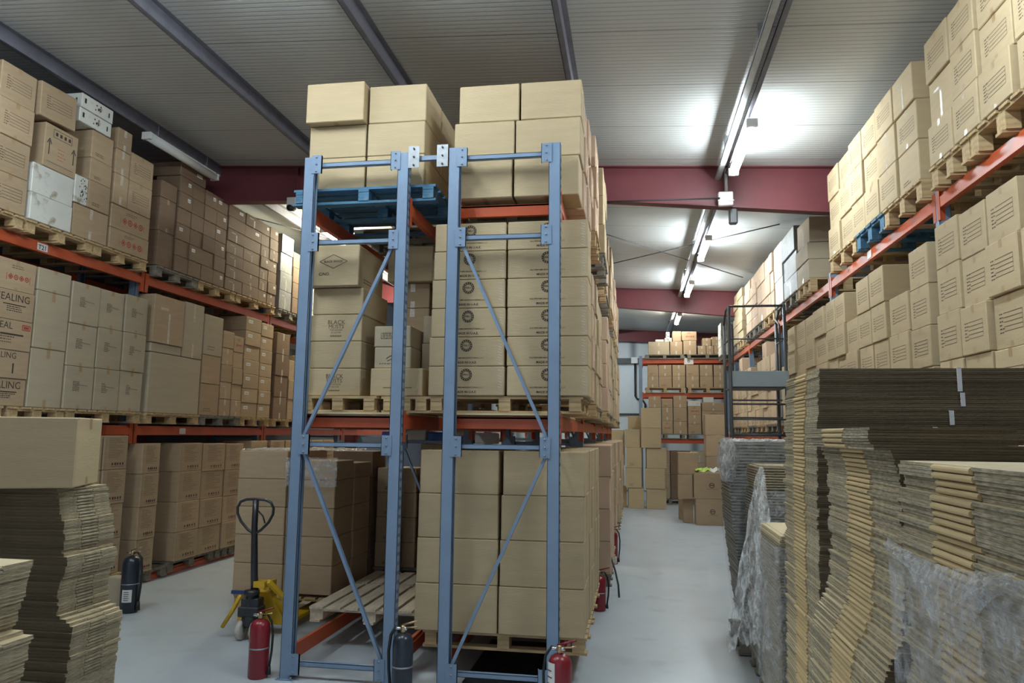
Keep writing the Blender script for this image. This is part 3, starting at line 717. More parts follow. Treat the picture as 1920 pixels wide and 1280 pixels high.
smalls(0, [10.62, 11.15, 11.70, 12.0, 12.32], 4.305, 5.72, 7, 13, 'dark', ('tape', 'plain', 'small', 'shiny'))
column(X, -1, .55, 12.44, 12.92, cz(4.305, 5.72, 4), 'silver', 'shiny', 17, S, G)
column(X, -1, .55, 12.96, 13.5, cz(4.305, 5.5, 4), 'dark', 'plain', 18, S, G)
palls(-7.60, X+.01, [(8.925, 9.9), (9.93, 10.95), (11.0, 12.31), (12.44, 13.5), (13.55, 14.7), (14.75, 15.92), (16.1, 17.3)], 4.15, 'left rack', 'top level behind the first bay', woods=('gwood', 'wood', 'wood', 'gwood', 'wood', 'wood'))
for k in range(6):
    column(X, -1, .55, (13.55, 14.15, 14.75, 15.35, 16.12, 16.72)[k], (14.12, 14.72, 15.32, 15.92, 16.69, 17.3)[k], cz(4.305, 5.3+.2*(k % 3), 3), ('white', 'beige', 'brown')[k % 3], 'tape', 19+k, S, G)
# ---- left rack, middle level
S = 'left rack middle level'; G = 'cartons on the middle level of the left rack'
column(X, -1, .55, 5.9, 6.40, [2.275, 2.565, 2.86, 3.18, 3.49, 3.82], 'brown', 'ling', 1, S, G)
column(X, -1, .55, 6.42, 6.93, [2.275, 2.565, 2.86, 3.18, 3.49, 3.82], 'brown', 'ling', 2, S, G, kinds=['ling', 'ngbar', 'lingr', 'ling', 'hazard'])
column(X, -1, .55, 6.95, 7.435, [2.275, 2.925, 3.565, 3.82], 'beige', 'plaintab', 3, S, G)
column(X, -1, .55, 7.45, 7.91, [2.275, 2.775, 3.275, 3.77], 'beige', 'dest', 4, S, G)
column(X, -1, .55, 7.925, 8.36, [2.275, 2.785, 3.29, 3.77], 'beige', 'dest', 5, S, G, seed=1)
column(X, -1, .55, 8.38, 8.82, [2.275, 2.795, 3.295, 3.79], 'beige', 'dest', 6, S, G, seed=2)
palls(-7.60, X+.01, [(5.7, 6.65), (6.72, 7.50), (7.53, 8.82)], 2.13, 'left rack', 'middle level')
carton(-7.0, X, 8.93, 10.12, 2.275, 3.10, 'beige', '+x', 'plain', 'largest one, on left rack middle level', G)
carton(-7.0, X+.02, 8.92, 9.60, 3.235, 3.90, 'brown', '+x', 'shiny', 'wrapped in shiny tape, on largest beige carton', G)
carton(-7.0, X, 9.63, 10.12, 3.105, 3.92, 'beige', '+x', 'tape', 'tall one beside the shiny-taped carton, left rack', G)
carton(-7.0, X, 8.93, 9.6, 3.105, 3.23, 'beige', '+x', 'plain', 'flat one between two big cartons, left rack', G)
column(X, -1, .5, 10.15, 10.66, [2.275, 2.76, 3.20, 3.82], 'brown', 'plain', 7, S, G, kinds=['marks', 'plaintab', 'marks'], cards=['brown', 'brown', 'beige'])
column(X, -1, .5, 10.68, 11.0, cz(2.275, 3.64, 5), 'brown', 'tape', 8, S, G, kinds=['tape', 'shiny', 'plain', 'tape', 'plain'])
column(X, -1, .5, 11.01, 11.32, cz(2.275, 3.60, 5), 'brown', 'tape', 9, S, G, kinds=['tape', 'plain', 'plain', 'plain', 'hazard'])
column(X, -1, .5, 11.34, 11.86, cz(2.275, 3.98, 7), 'brown', 'smallt', 10, S, G)
column(X, -1, .5, 11.88, 12.32, cz(2.275, 3.95, 7), 'brown', 'smallt', 11, S, G, seed=1)
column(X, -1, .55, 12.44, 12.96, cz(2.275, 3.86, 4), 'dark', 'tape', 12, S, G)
for k in range(6): column(X, -1, .55, (13.0, 13.6, 14.2, 14.8, 15.4, 16.12)[k], (13.57, 14.17, 14.77, 15.37, 15.95, 16.7)[k], cz(2.275, 3.4+.15*(k % 3), 3), ('brown', 'beige')[k % 2], 'tape', 13+k, S, G)
palls(-7.60, X+.01, [(8.93, 10.15), (10.2, 11.3), (11.35, 12.31), (12.44, 13.6), (13.65, 14.75), (14.8, 15.92), (16.1, 17.0)], 2.13, 'left rack', 'middle level behind the first bay', woods=('wood', 'gwood', 'wood'))
# ---- left rack, floor level
S = 'left rack floor level'; G = 'cartons on the floor level of the left rack'
column(X, -1, .5, 7.75, 8.17, [.255, .69, 1.12, 1.545, 1.97], 'brown', 'spec', 1, S, G)
column(X, -1, .5, 8.19, 8.63, [.255, .69, 1.12, 1.545, 1.97], 'brown', 'spec', 2, S, G, seed=1)
column(X, -1, .5, 8.92, 9.30, [.165, .60, 1.025, 1.46, 1.865], 'brown', 'spec', 3, S, G, kinds=['spec']*4)
column(X+.0, -1, .55, 9.75, 10.31, [.195, .595, 1.02, 1.45, 1.86], 'brown', 'spec', 4, S, G, seed=1)
column(X, -1, .55, 10.33, 10.93, [.195, .595, 1.01, 1.43, 1.85], 'brown', 'spec', 5, S, G, seed=2)
column(X, -1, .55, 10.97, 11.5, [.195, .595, 1.01, 1.42, 1.84], 'brown', 'spec', 6, S, G, seed=3)
for k in range(6): column(X, -1, .55, (11.75, 12.44, 13.0, 13.57, 14.14, 14.71)[k], (12.31, 12.97, 13.54, 14.11, 14.68, 15.25)[k], [.255, .66, 1.07, 1.48, 1.88], 'brown', 'spec' if k % 2 else 'marks', 7+k, S, G)
palls(-7.60, X+.01, [(7.72, 8.66)], .11, 'left rack', 'floor level')
palls(-7.60, X-.06, [(8.92, 9.72)], .02, 'left rack', 'floor level, one behind the extinguisher', woods=('gwood',), h=.143)
palls(-7.60, X-.06, [(9.74, 10.9), (10.95, 11.5)], .045, 'left rack', 'floor level, behind the first bay', woods=('gwood',), h=.148)
palls(-7.60, X+.01, [(11.55, 12.31), (12.44, 13.5), (13.55, 14.6), (14.65, 15.6)], .11, 'left rack', 'floor level, far part', woods=('gwood',))

# ---- right rack, top level (x face 2.6)
S = 'right rack top level'; G = 'cartons on the top level of the right rack'
X = 2.60
column(X, 1, .5, 4.28, 4.74, [4.41, 4.77, 5.14, 5.50], 'kraft', 'form', 1, S, G)
column(X, 1, .5, 4.77, 5.24, [4.41, 4.77, 5.14, 5.52], 'kraft', 'form', 2, S, G, seed=1)
column(X, 1, .5, 5.27, 5.74, [4.41, 4.77, 5.13, 5.50], 'kraft', 'form', 3, S, G, seed=2)
column(X, 1, .5, 5.77, 6.21, [4.41, 4.78, 5.17, 5.54], 'kraft', 'form', 4, S, G, seed=3)
column(X, 1, .5, 6.25, 6.72, [4.41, 4.77, 5.17, 5.56], 'kraft', 'form', 5, S, G, kinds=['form', 'shiny', 'form'])
ys = [6.98, 7.52, 8.07, 8.58, 9.08, 9.60, 10.13]
for k, (a, b) in enumerate(zip(ys[:-1], ys[1:])):
    column(X, 1, .5, a+.01, b-.01, [4.41, 4.80, 5.19, 5.56+.005*(k % 2)], 'kraft', 'form', 6+k, S, G, seed=k % 4, kinds=(['marks', 'form', 'shiny'] if k == 0 else ['form', 'tape', 'form'] if k == 1 else None))
palls(X-.01, 3.72, [(3.9, 5.0), (5.02, 5.98), (6.0, 6.74), (6.97, 7.98), (8.0, 8.95), (9.0, 10.14)], 4.205, 'right rack', 'top level', woods=('wood', 'wood', 'wood', 'wood', 'bwood', 'wood'), h=.199)
column(X, 1, .55, 11.30, 12.12, [4.41, 4.70, 4.96], 'beige', 'tape', 12, S, G)
carton(X+.02, X+.54, 11.30, 12.1, 4.985, 5.37, 'beige', '-x', 'shiny', 'tilted on the twelfth stack, right rack top', G).rotation_euler[0] = math.radians(3)
column(X, 1, .5, 12.16, 13.2, [4.41, 4.72, 5.07, 5.47], 'silver', 'shiny', 13, S, G)
column(X, 1, .5, 13.25, 13.95, [4.41, 4.87, 5.2, 5.5], 'white', 'tape', 14, S, G)
for k, (a, b) in enumerate(((14.16, 14.45), (14.47, 14.95), (14.97, 15.9))): column(X, 1, .5, a, b, [4.41, 4.79, 5.16, 5.52], 'pink', 'tape', 15+k, S, G)
column(X, 1, .5, 16.0, 16.8, cz(4.41, 5.56, 5), 'pink', 'tape', 18, S, G); column(X, 1, .5, 16.82, 17.6, cz(4.41, 5.56, 5), 'pink', 'tape', 19, S, G)
column(X, 1, .5, 18.1, 18.9, cz(4.41, 5.64, 6), 'kraft', 'plain', 20, S, G); column(X, 1, .5, 18.95, 19.7, cz(4.41, 5.68, 6), 'kraft', 'plain', 21, S, G)
column(X-.12, 1, .5, 21.38, 22.1, cz(4.355, 5.28, 4), 'white', 'plain', 22, S, G)
palls(X-.01, 3.72, [(11.28, 12.12), (12.16, 13.2), (13.25, 14.03), (14.16, 15.3), (15.35, 16.5), (16.55, 17.65), (18.1, 19.1), (19.15, 20.1)], 4.205, 'right rack', 'top level beyond the beam', woods=('wood', 'gwood', 'gwood'), h=.199)
palls(X-.13, 3.6, [(21.36, 22.15)], 4.205, 'right rack', 'top level at the very end', woods=('gwood',))
tag(MB().box(-.012, .012, -.04, .04, 0, .42, M['bwood']).box(-.012, .2, -.04, -.03, 0, .42, M['bwood']).build('blue_strip', None, (X+.35, 10.20, 4.42)), 'blue upright strip at the end of the form-printed cartons, right rack top', 'edge strip')
# ---- right rack, middle level
S = 'right rack middle level'; G = 'cartons on the middle level of the right rack'
Z4 = [2.295, 2.69, 3.08, 3.47, 3.86]
column(X, 1, .5, 3.86, 4.34, Z4[:4], 'kraft', 'form', 1, S, G)
column(X, 1, .5, 4.36, 4.84, Z4[:4], 'kraft', 'form', 2, S, G)
column(X, 1, .5, 4.86, 5.33, Z4[:4], 'kraft', 'form', 3, S, G, seed=1)
column(X, 1, .5, 5.36, 5.82, Z4, 'kraft', 'form', 4, S, G, seed=2)
column(X, 1, .5, 5.86, 6.30, [2.295, 2.70, 3.08, 3.475, 3.855], 'kraft', 'form', 5, S, G, seed=3)
column(X, 1, .5, 6.33, 6.77, [2.295, 2.70, 3.10, 3.50, 3.88], 'kraft', 'form', 6, S, G, seed=1)
cols = [(6.97, 7.43, 4), (7.46, 7.99, 3), (8.05, 8.52, 4), (8.57, 9.04, 4), (9.07, 9.53, 3), (9.56, 9.99, 4), (10.01, 10.42, 4), (10.545, 11.15, 4), (11.19, 11.75, 4), (11.8, 12.38, 4), (12.42, 12.98, 4)]
for k, (a, b, n) in enumerate(cols):
    column(X, 1, .5, a, b, Z4[:n+1] if k else [2.295, 2.69, 3.06, 3.44, 3.82], 'kraft', 'form', 7+k, S, G, seed=k % 4)
k = 0; y = 13.1
while y < 20:
    n = (3, 4, 4, 5, 4, 3)[k % 6]; w = .47
    for q in RY:
        if y-.06 < q < y+w+.06: y = q+.06
    column(X, 1, .45, y, y+w, cz(2.29, 2.29+.33*n, n), ('kraft', 'pink')[k % 2], 'marks', 18+k, S, G); y += w+.03; k += 1
palls(X-.01, 3.72, [(3.9, 4.85), (4.87, 5.8), (5.82, 6.76), (6.97, 8.0), (8.05, 9.1), (9.15, 10.42), (10.54, 11.5), (11.55, 12.6), (12.65, 14.03), (14.16, 15.3), (15.35, 16.5), (16.55, 17.65), (17.78, 18.8), (18.85, 19.9), (19.95, 21.2)], 2.146, 'right rack', 'middle level', woods=('wood', 'gwood'))

# ---- centre rack, right row
G = 'plain tan cartons on the floor level of the centre rack'
zb = [.383, .775, 1.155, 1.53, 1.905]
S = 'centre rack right row floor level'
for k in range(4):
    for j, (a, b) in enumerate(((-1.875, -1.15), (-1.14, -.412))):
        ins = (4-k)*0; dx = .012*k
        carton(a+dx*.6, b, 6.28, 6.60, zb[k], zb[k+1], 'kraft', '-y', 'plain', f"{tier(k,4)} of the {('left','right')[j]} front stack, centre rack floor", G, jit=.004)
for i in range(6):
    y = 6.62+i*.335
    for k in range(4): carton(-.94, -.412+.006*((i*7+k*3) % 3), y, y+.33, zb[k], zb[k+1], 'kraft', '+x', 'plain', f"{tier(k,4)} in {nth(i+2)} slice along right aisle, centre rack floor", G, jit=.005)
for k in range(4): carton(-1.87, -1.15, 6.62, 7.2, zb[k], zb[k+1], 'kraft', '-x', 'plain', f"{tier(k,4)} one behind the left front stack, centre rack floor", G)
pallet(-1.80, -.40, 6.32, 7.46, .24, 'wood', 'x', 'timber pallet under the nearest plain tan cartons on the centre rack floor level', 'pallets of the centre rack', h=.142)
pallet(-1.80, -.40, 7.50, 8.66, .24, 'wood', 'x', 'timber pallet under the rear half of the plain tan cartons, centre rack floor', 'pallets of the centre rack', h=.142)
tag(MB().box(-1.42, -.66, 6.2, 7.5, .002, .012, M['black']).build('black_mat'), 'black rubber mat on the floor under the nearest pallet of tan cartons', 'mat')
G = 'ring-stamped cartons on the middle level of the centre rack'
zm = cz(2.372, 3.905, 6)
for k in range(6):
    for j, (a, b) in enumerate(((-1.775, -1.095), (-1.08, -.372))):
        carton(a+.006*k*(1-j), b, 6.18, 6.62, zm[k], zm[k+1], 'kraft', '-y', 'uae', f"{tier(k,6)} of the {('left','right')[j]} stack, centre rack middle level", G, jit=.004)
pallet(-1.77, -.42, 6.2, 7.25, 2.2225, 'wood', 'x', 'timber pallet under the ring-stamped cartons on the centre rack', 'pallets of the centre rack', h=.146)
G = 'cartons behind the front loads of the centre rack'
for i, (y, n) in enumerate(((6.66, 5), (7.03, 4))):
    for k in range(n): carton(-.90, -.40+.02*(i), y, y+.35, 2.372+k*.31, 2.372+(k+1)*.31, 'pink', '+x', 'tape', f"{tier(k,n)} in {nth(i+1)} slice behind the ring-stamped cartons", G)
G = 'plain tan cartons on the top level of the centre rack'
zt = [4.125, 4.485, 4.835, 5.185]
for k in range(3):
    for j in (0, 1):
        a, b = ((-1.555, -1.045), (-1.03, -.45))[j] if k == 0 else ((-1.585, -1.03), (-1.02, -.435))[j] if k == 1 else ((-1.54, -.985), (-.975, -.425))[j]
        carton(a, b, 6.17, 6.58, zt[k], zt[k+1], 'kraft', '-y', 'plain', f"{tier(k,3)} of the {('left','right')[j]} stack, right row's top level", G, jit=.003)
for i in range(3):
    y = 6.62+i*.40
    for k in range(3): carton(-.95, -.435+.02*((i+k) % 2), y, y+.38, zt[k]+.0, zt[k+1], 'pink', '+x', 'tape', f"{tier(k,3)} in {nth(i+1)} slice behind the front ones, right row top", G)
pallet(-1.535, -.65, 6.45, 7.6, 3.975, 'gwood', 'x', 'dark weathered pallet under the right row\'s top cartons, centre rack', 'pallets of the centre rack', h=.142)
# further loads of the right row seen edge-on from the aisle (individual cartons on the aisle face)
G = 'cartons along the aisle face of the centre rack'
rr = random.Random(11)
for i, (a, b) in enumerate(((7.95, 8.75), (8.98, 10.1), (10.2, 11.5), (11.8, 12.9), (13.0, 14.3), (14.6, 15.7), (15.8, 17.1), (17.4, 18.6), (18.7, 19.9))):
    for lv, (z0, ht) in enumerate(((4.30, .37), (2.372, .33), (.385, .385))):
        if lv == 2 and i < 1: continue
        a = 9.16 if lv == 2 and i == 1 else 12.42 if lv == 2 and i == 3 else 11.8 if i == 3 else a
        n = (3, 4, 4)[lv] if not (lv == 0 and i == 2) else 2
        xo = {2: -.30}.get(lv, -.40)+rr.uniform(-.03, .05)
        m_ = max(2, int((b-a)/.42)); w = (b-a)/m_
        for j in range(m_):
            for k in range(n):
                if 1: carton(xo-.5, xo+rr.uniform(-.015, .015), a+j*w, a+(j+1)*w-.005, z0+k*ht, z0+(k+1)*ht, ('pink', 'kraft', 'brown')[(i+lv) % 3], '+x', 'tape', f"{tier(k,n)} in aisle-side stack {nth(j+1)} of the {nth(i+2)} load, centre rack", G)
        if lv == 2 and i >= 3:
            pass
        zp = (4.155, 2.2255, .24)[lv] if lv != 0 else 4.11
        pallet(-1.5, xo+.01, a, b, zp if lv else 4.102, ('wood', 'gwood')[i % 2], 'x', f"pallet under the {nth(i+2)} load of the right row, {LVN[2-lv]}, centre rack", 'pallets of the centre rack', h=(.19, .144, .144)[lv])
# the brown pile standing out at the aisle further back
for k in range(4): carton(-.92, -.30, 12.6-.05, 13.0-.06, .24+.40*k, .24+.40*(k+1), 'brown', '-y', 'plain', f"{tier(k,4)} of the stack jutting into the right aisle", 'brown cartons jutting into the aisle') if 0 else None

# ---- centre rack, left row
G = 'plain tan cartons on the left row\'s top level'
zt = [4.262, 4.578, 4.893, 5.255]
for k in range(3):
    for j, (a, b) in enumerate(((-2.985, -2.425), (-2.415, -1.858))):
        f = -.09 if (k == 2 and j == 0) else 0
        carton(a-.01*(k == 2 and j == 0), b, 6.19+f, 6.74+f, zt[k], zt[k+1]+(.02 if f else 0), 'kraft', '-y', 'plain', f"{tier(k,3)} of the {('left','right')[j]} stack on the blue pallet", G, jit=.003)
        carton(a, b, 6.77, 7.30, zt[k], zt[k+1], 'kraft', '-y', 'plain', f"{tier(k,3)} of the {('left','right')[j]} stack behind, on the blue pallet", G, jit=.003)
pallet(-3.08, -1.73, 6.12, 7.30, 4.112, 'bwood', 'x', 'blue painted pallet under the plain tan cartons, left row\'s top level', 'pallets of the centre rack', h=.147)
for i in range(1, 4):
    pallet(-3.02, -1.85, 6.1+i*1.25+.33, 7.2+i*1.25+.33, 4.105, 'gwood', 'x', f'weathered pallet, {nth(i)} behind the blue pallet on the left row\'s top level', 'pallets of the centre rack') if i != 1 else pallet(-3.02, -1.85, 7.42, 8.6, 4.105, 'gwood', 'x', 'weathered pallet right behind the blue pallet on the left row\'s top level', 'pallets of the centre rack')
G = 'cartons on the left row\'s middle level'
zz = [2.372, 2.622, 2.87, 3.117, 3.365]
for k, kd in enumerate(('blackm', 'plain', 'blackm', 'plain')):
    carton(-2.935+.003*k, -2.43, 6.28, 6.95, zz[k], zz[k+1], 'kraft', '-y', kd, f"{tier(k,5)} of the left stack, left row middle level", G, jit=.003)
carton(-2.95, -2.452, 6.20, 6.86, 3.368, 3.75, 'kraft', '-y,+x', 'diamond,marks', 'topmost of the left stack, left row middle level', G, jit=0)
carton(-2.335, -1.84, 6.28, 6.85, 2.372, 2.622, 'kraft', '-y', 'ribbon', 'lowest of the middle stack, left row middle level', G)
for k, kd in enumerate(('swoosh', 'care')): carton(-2.335, -1.98, 6.34, 6.85, 2.625+k*.195, 2.625+(k+1)*.195, 'beige', '-y', kd, f"{('lower','upper')[k]} shallow one of the middle stack, left row", G)
for k in range(2): carton(-1.975+.01*k, -1.62, 6.62, 7.1, 2.625+.262*k, 2.625+.262*(k+1), 'beige', '-y', 'ribbon', f"{('lower','upper')[k]} one between the two rows, middle level", G)
carton(-1.835, -1.62, 6.62, 7.1, 2.372, 2.622, 'beige', '-y', 'plain', "bottom one between the two rows, middle level", G)
for k in range(2): carton(-2.33+.0, -1.98, 6.88, 7.3, 3.02+.25*k, 3.02+.25*(k+1), 'brown', '-y', 'tape', f"{('lower','upper')[k]} one set back above the shallow cartons, left row", G)
for k in range(2): carton(-2.33, -1.98, 6.88, 7.3, 2.372+.324*k, 2.372+.324*(k+1), 'brown', '-y', 'plain', f"{('lower','upper')[k]} one hidden behind the shallow cartons, left row", G)
carton(-2.40, -1.93, 6.80, 7.3, 3.523, 3.88, 'kraft', '-y', 'marks', "topmost of the set-back middle stack, left row", G)
carton(-1.90, -1.62, 6.85, 7.3, 3.152, 3.45, 'beige', '-y', 'plain', "dim one above the dark-taped pair between the rows", G)
carton(-1.93, -1.58, 6.80, 7.3, 3.455, 3.74, 'beige', '-y', 'marks', "upper dim one above the dark-taped pair between the rows", G)
pallet(-2.98, -2.25, 6.22, 7.2, 2.2225, 'wood', 'x', 'narrow timber pallet under the word-printed cartons, left row middle level', 'pallets of the centre rack', h=.146)
pallet(-2.22, -1.785, 6.26, 7.3, 2.2225, 'wood', 'x', 'timber pallet with stamped blocks under the middle stack, left row', 'pallets of the centre rack', h=.146)
for i in range(4):
    for k in range(4): carton(-2.93, -2.35, 8.95+i*.62, 9.53+i*.62, 2.372+k*.3, 2.372+(k+1)*.3, ('brown', 'dark')[i % 2], '-y', 'marks', f"{tier(k,4)} in {nth(i+1)} stack of the left row's second bay", G)
for i in range(2): pallet(-2.98, -1.9, 8.95+i*1.3, 10.2+i*1.3, 2.2275, 'gwood', 'x', f'weathered pallet, {nth(i+1)} in the second bay of the left row, middle level', 'pallets of the centre rack')
for i in range(2):
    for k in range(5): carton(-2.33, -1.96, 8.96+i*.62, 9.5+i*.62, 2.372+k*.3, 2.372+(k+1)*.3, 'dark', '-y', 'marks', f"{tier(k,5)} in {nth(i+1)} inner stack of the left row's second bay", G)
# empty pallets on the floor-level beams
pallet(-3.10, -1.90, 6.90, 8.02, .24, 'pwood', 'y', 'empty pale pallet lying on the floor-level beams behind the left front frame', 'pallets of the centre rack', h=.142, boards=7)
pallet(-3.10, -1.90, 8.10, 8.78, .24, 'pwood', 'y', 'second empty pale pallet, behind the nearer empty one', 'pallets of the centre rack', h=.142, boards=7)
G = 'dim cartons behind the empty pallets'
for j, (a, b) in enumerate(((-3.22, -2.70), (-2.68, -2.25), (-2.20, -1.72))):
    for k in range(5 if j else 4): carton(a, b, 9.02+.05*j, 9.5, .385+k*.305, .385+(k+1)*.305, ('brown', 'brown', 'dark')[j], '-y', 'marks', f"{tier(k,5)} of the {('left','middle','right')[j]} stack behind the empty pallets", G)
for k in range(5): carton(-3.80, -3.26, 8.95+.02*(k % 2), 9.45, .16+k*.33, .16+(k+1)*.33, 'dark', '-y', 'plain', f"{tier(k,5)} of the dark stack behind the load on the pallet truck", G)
pallet(-3.82, -3.26, 8.95, 9.6, .012, 'gwood', 'x', 'pallet under the dark stack behind the load on the pallet truck', 'pallets on the floor')
pallet(-3.22, -1.72, 8.99, 9.99, .24, 'gwood', 'x', 'pallet under the dim cartons behind the empty pallets', 'pallets of the centre rack')
for k in range(5): tag(MB().cbox(-.14, .14, -.1, .1, 0, .14+.03*(k % 2), M[('navy', 'label', 'navy', 'beige', 'label')[k]], .01).build('storage_bin', None, (-3.1+k*.31, 9.3, 1.92 if k < 3 else 1.92)), f"small {('navy','white','dark blue','beige','pale')[k]} bin, {nth(k+1)} from left, on the dim cartons", 'bin', 'small bins on the dim cartons')

# =================================================================== back of the hall
G = 'cartons on the back rack'
YR = 23.0
def xbeam(x0, x1, y, z, label, sign=None):
    t = thing('rack_beam', label, 'rack beam', ((x0+x1)/2, y, z), 0, 'orange beams of the back rack')
    L = x1-x0
    MB().box(-L/2, L/2, 0, .05, -.13, -.03, M['orange']).box(-L/2, L/2, .018, .05, -.03, 0, M['orange']).build('beam', t)
    for s in (-1, 1): MB().box(s*L/2-.03, s*L/2+.03, -.004, 0, -.19, .03, M['orange']).build('end_connector', t)
    if sign:
        g = MB(); g.box(sign-.14, sign+.14, -.012, -.005, -.17, .03, M['label']); F = Face(g, '-y', .1, .026, .2); F.T = Matrix.Translation((sign, 0, -.17)) @ F.T; F.ring(0, 0, .02, .04, M['inkf'], 10); g.build('shelf_sign', t)
for i, x in enumerate((.22, 3.10)):
    t = thing('rack_frame', f"blue upright frame at the {('left','right')[i]} end of the back rack", 'rack frame', (x, YR+.5, 0), 0, 'upright frames of the racks')
    for s in (-1, 1):
        MB().box(-.05, .05, s*.48-.04, s*.48+.04, .006, 4.5, M['blue']).build('upright', t); MB().box(-.08, .08, s*.48-.07, s*.48+.07, 0, .006, M['blue']).build('foot_plate', t)
    for z in (.3, 2.0, 3.9): MB().box(-.02, .02, -.44, .44, z-.02, z+.02, M['blue']).build('brace', t)
for z, lab in ((1.95, 'lowest orange beam of the back rack'), (3.345, 'middle orange beam of the back rack'), (4.40, 'top orange beam of the back rack, with a white sign')):
    xbeam(.27, 3.05, YR, z, lab, .02 if z > 4 else None); xbeam(.27, 3.05, YR+.95, z, lab.replace('back rack', 'back rack, rear side'))
for k, (a, b) in enumerate(((.36, 1.55), (1.62, 2.85))):
    pallet(a, b, YR-.05, YR+.95, 4.402, 'gwood', 'x', f"grey pallet on the top beams of the back rack, {('left','right')[k]} one", 'pallets of the back rack', h=.13)
    pallet(a, b, YR-.05, YR+.95, 3.347, 'wood', 'x', f"pallet on the middle beams of the back rack, {('left','right')[k]} one", 'pallets of the back rack', h=.17)
    pallet(a, b, YR-.05, YR+.95, 1.952, 'gwood', 'x', f"pallet on the lowest beams of the back rack, {('left','right')[k]} one", 'pallets of the back rack', h=.15)
def bc(x0, x1, z0, z1, card, kind, where, y=YR-.04, d=.5): return carton(x0, x1, y, y+d, z0, z1, card, '-y', kind, where, G, jit=.003)
zt = 4.535
for x0, x1, h, cd, w in ((.46, 1.10, .40, 'beige', 'wide one at the left, back rack top level'), (1.12, 1.50, .40, 'brown', 'second from left, back rack top level'), (1.52, 1.92, .43, 'brown', 'third from left, back rack top level'), (1.95, 2.2, .26, 'brown', 'low one in the middle, back rack top level'), (2.21, 2.43, .26, 'brown', 'fifth from left, back rack top level'), (2.44, 2.68, .26, 'brown', 'rightmost, back rack top level')): bc(x0, x1, zt, zt+h, cd, 'tape', w)
bc(1.20, 1.46, zt+.40, zt+.72, 'brown', 'plain', 'upper one standing second from left, back rack top'); bc(1.48, 1.93, zt+.43, zt+.71, 'brown', 'hazard', 'upper one with red marks, back rack top')
bc(2.10, 2.36, zt+.26, zt+.50, 'brown', 'tape', 'upper fifth one, back rack top'); bc(2.37, 2.66, zt+.26, zt+.54, 'brown', 'tape', 'upper rightmost one, back rack top')
bc(.96, 1.18, zt+.40, zt+.52, 'white', 'panda', 'small one on the wide beige carton, back rack', d=.4); bc(.68, .94, zt+.40, zt+.47, 'white', 'plain', 'thin one on the wide beige carton, back rack', d=.3)
bc(1.0, 1.12, zt+.52, zt+.70, 'white', 'circ', 'tiny one high up on the back rack', d=.2)
z0 = 3.52; xs = [.42, .75, 1.17, 1.58, 1.99, 2.40, 2.80]
for j, (a, b) in enumerate(zip(xs[:-1], xs[1:])):
    for k in range(2): bc(a+.01, b-.01, z0+k*.345, z0+(k+1)*.345, 'brown', ('tape', 'marks', 'tape')[(j+k) % 3], f"{('lower','upper')[k]} of the {nth(j+1)} pair, back rack middle level")
z0 = 2.105
for j, (a, b, zs) in enumerate(((.45, .82, (.40, .40, .34)), (.84, 1.17, (.40, .40, .27)), (1.19, 1.60, (.38, .42, .36)), (1.62, 2.02, (.30, .28, .26)), (2.04, 2.72, (.35, .35, .26)))):
    z = z0
    for k, h in enumerate(zs): bc(a, b, z, z+h, 'brown', ('tape', 'hazard', 'tape', 'marks')[(j+k) % 4], f"{tier(k,3)} in {nth(j+1)} stack, back rack lower level"); z += h
    if j == 3: bc(1.615, 2.01, z, z+.17, 'white', 'plain', 'flat one crowning the fourth stack, back rack lower level', d=.4)
    if j == 4: bc(2.08, 2.40, z, z+.16, 'white', 'plain', 'flat one crowning the fifth stack, back rack lower level', d=.4)
for j in range(4):
    for k in range(4): bc(.5+j*.58, 1.06+j*.58, .16+k*.36, .16+(k+1)*.36, ('brown', 'dark', 'beige', 'brown')[j], ('shiny', 'plain')[j % 2], f"{tier(k,4)} in {nth(j+1)} stack at the foot of the back rack")
for j in range(2): pallet(.48+j*1.2, 1.64+j*1.2, YR-.05, YR+.95, .01, 'gwood', 'x', f"grey pallet on the floor under the back rack, {('left','right')[j]} one", 'pallets of the back rack')
G = 'cartons stacked on the floor at the back'
for nm, rows in (('the tall tan stack before the back rack', ((.33, .88, 21.35, 0, .56, 'kraft', 'plain'), (.30, .86, 21.33, .56, 1.13, 'kraft', 'plain'), (.33, .90, 21.35, 1.13, 1.70, 'kraft', 'plain'), (.19, .76, 21.3, 1.70, 2.26, 'kraft', 'plain'), (.20, .76, 21.3, 2.26, 2.83, 'kraft', 'plain'))),
                 ('the second tan stack left of the tall one', ((-.17, .27, 21.4, 0, .57, 'kraft', 'plain'), (-.25, .20, 21.38, .57, 1.13, 'kraft', 'marks'), (-.21, .22, 21.4, 1.13, 1.70, 'kraft', 'marks'), (-.26, .165, 21.4, 1.70, 2.22, 'kraft', 'plain'))),
                 ('the third tan stack by the centre rack', ((-.64, -.22, 21.7, 0, .57, 'brown', 'plain'), (-.72, -.30, 21.7, .57, 1.18, 'brown', 'plain'), (-.70, -.27, 21.7, 1.18, 1.74, 'brown', 'plain'), (-.68, -.28, 21.7, 1.74, 2.2, 'kraft', 'plain')))):
    for k, (a, b, y, z0, z1, cd, kd) in enumerate(rows): carton(a, b, y, y+.55, z0, z1, cd, '-y', kd, f"{tier(k, len(rows))} of {nm}", G, rz=random.uniform(-.03, .03), jit=0)
carton(-.2, .2, 22.2, 22.6, 0, 2.24, 'kraft', '-y', 'plain', 'tall narrow one behind the second tan stack', G); carton(-.18, .20, 22.2, 22.6, 2.245, 2.62, 'kraft', '-y', 'plain', 'on the tall narrow carton at the back', G)
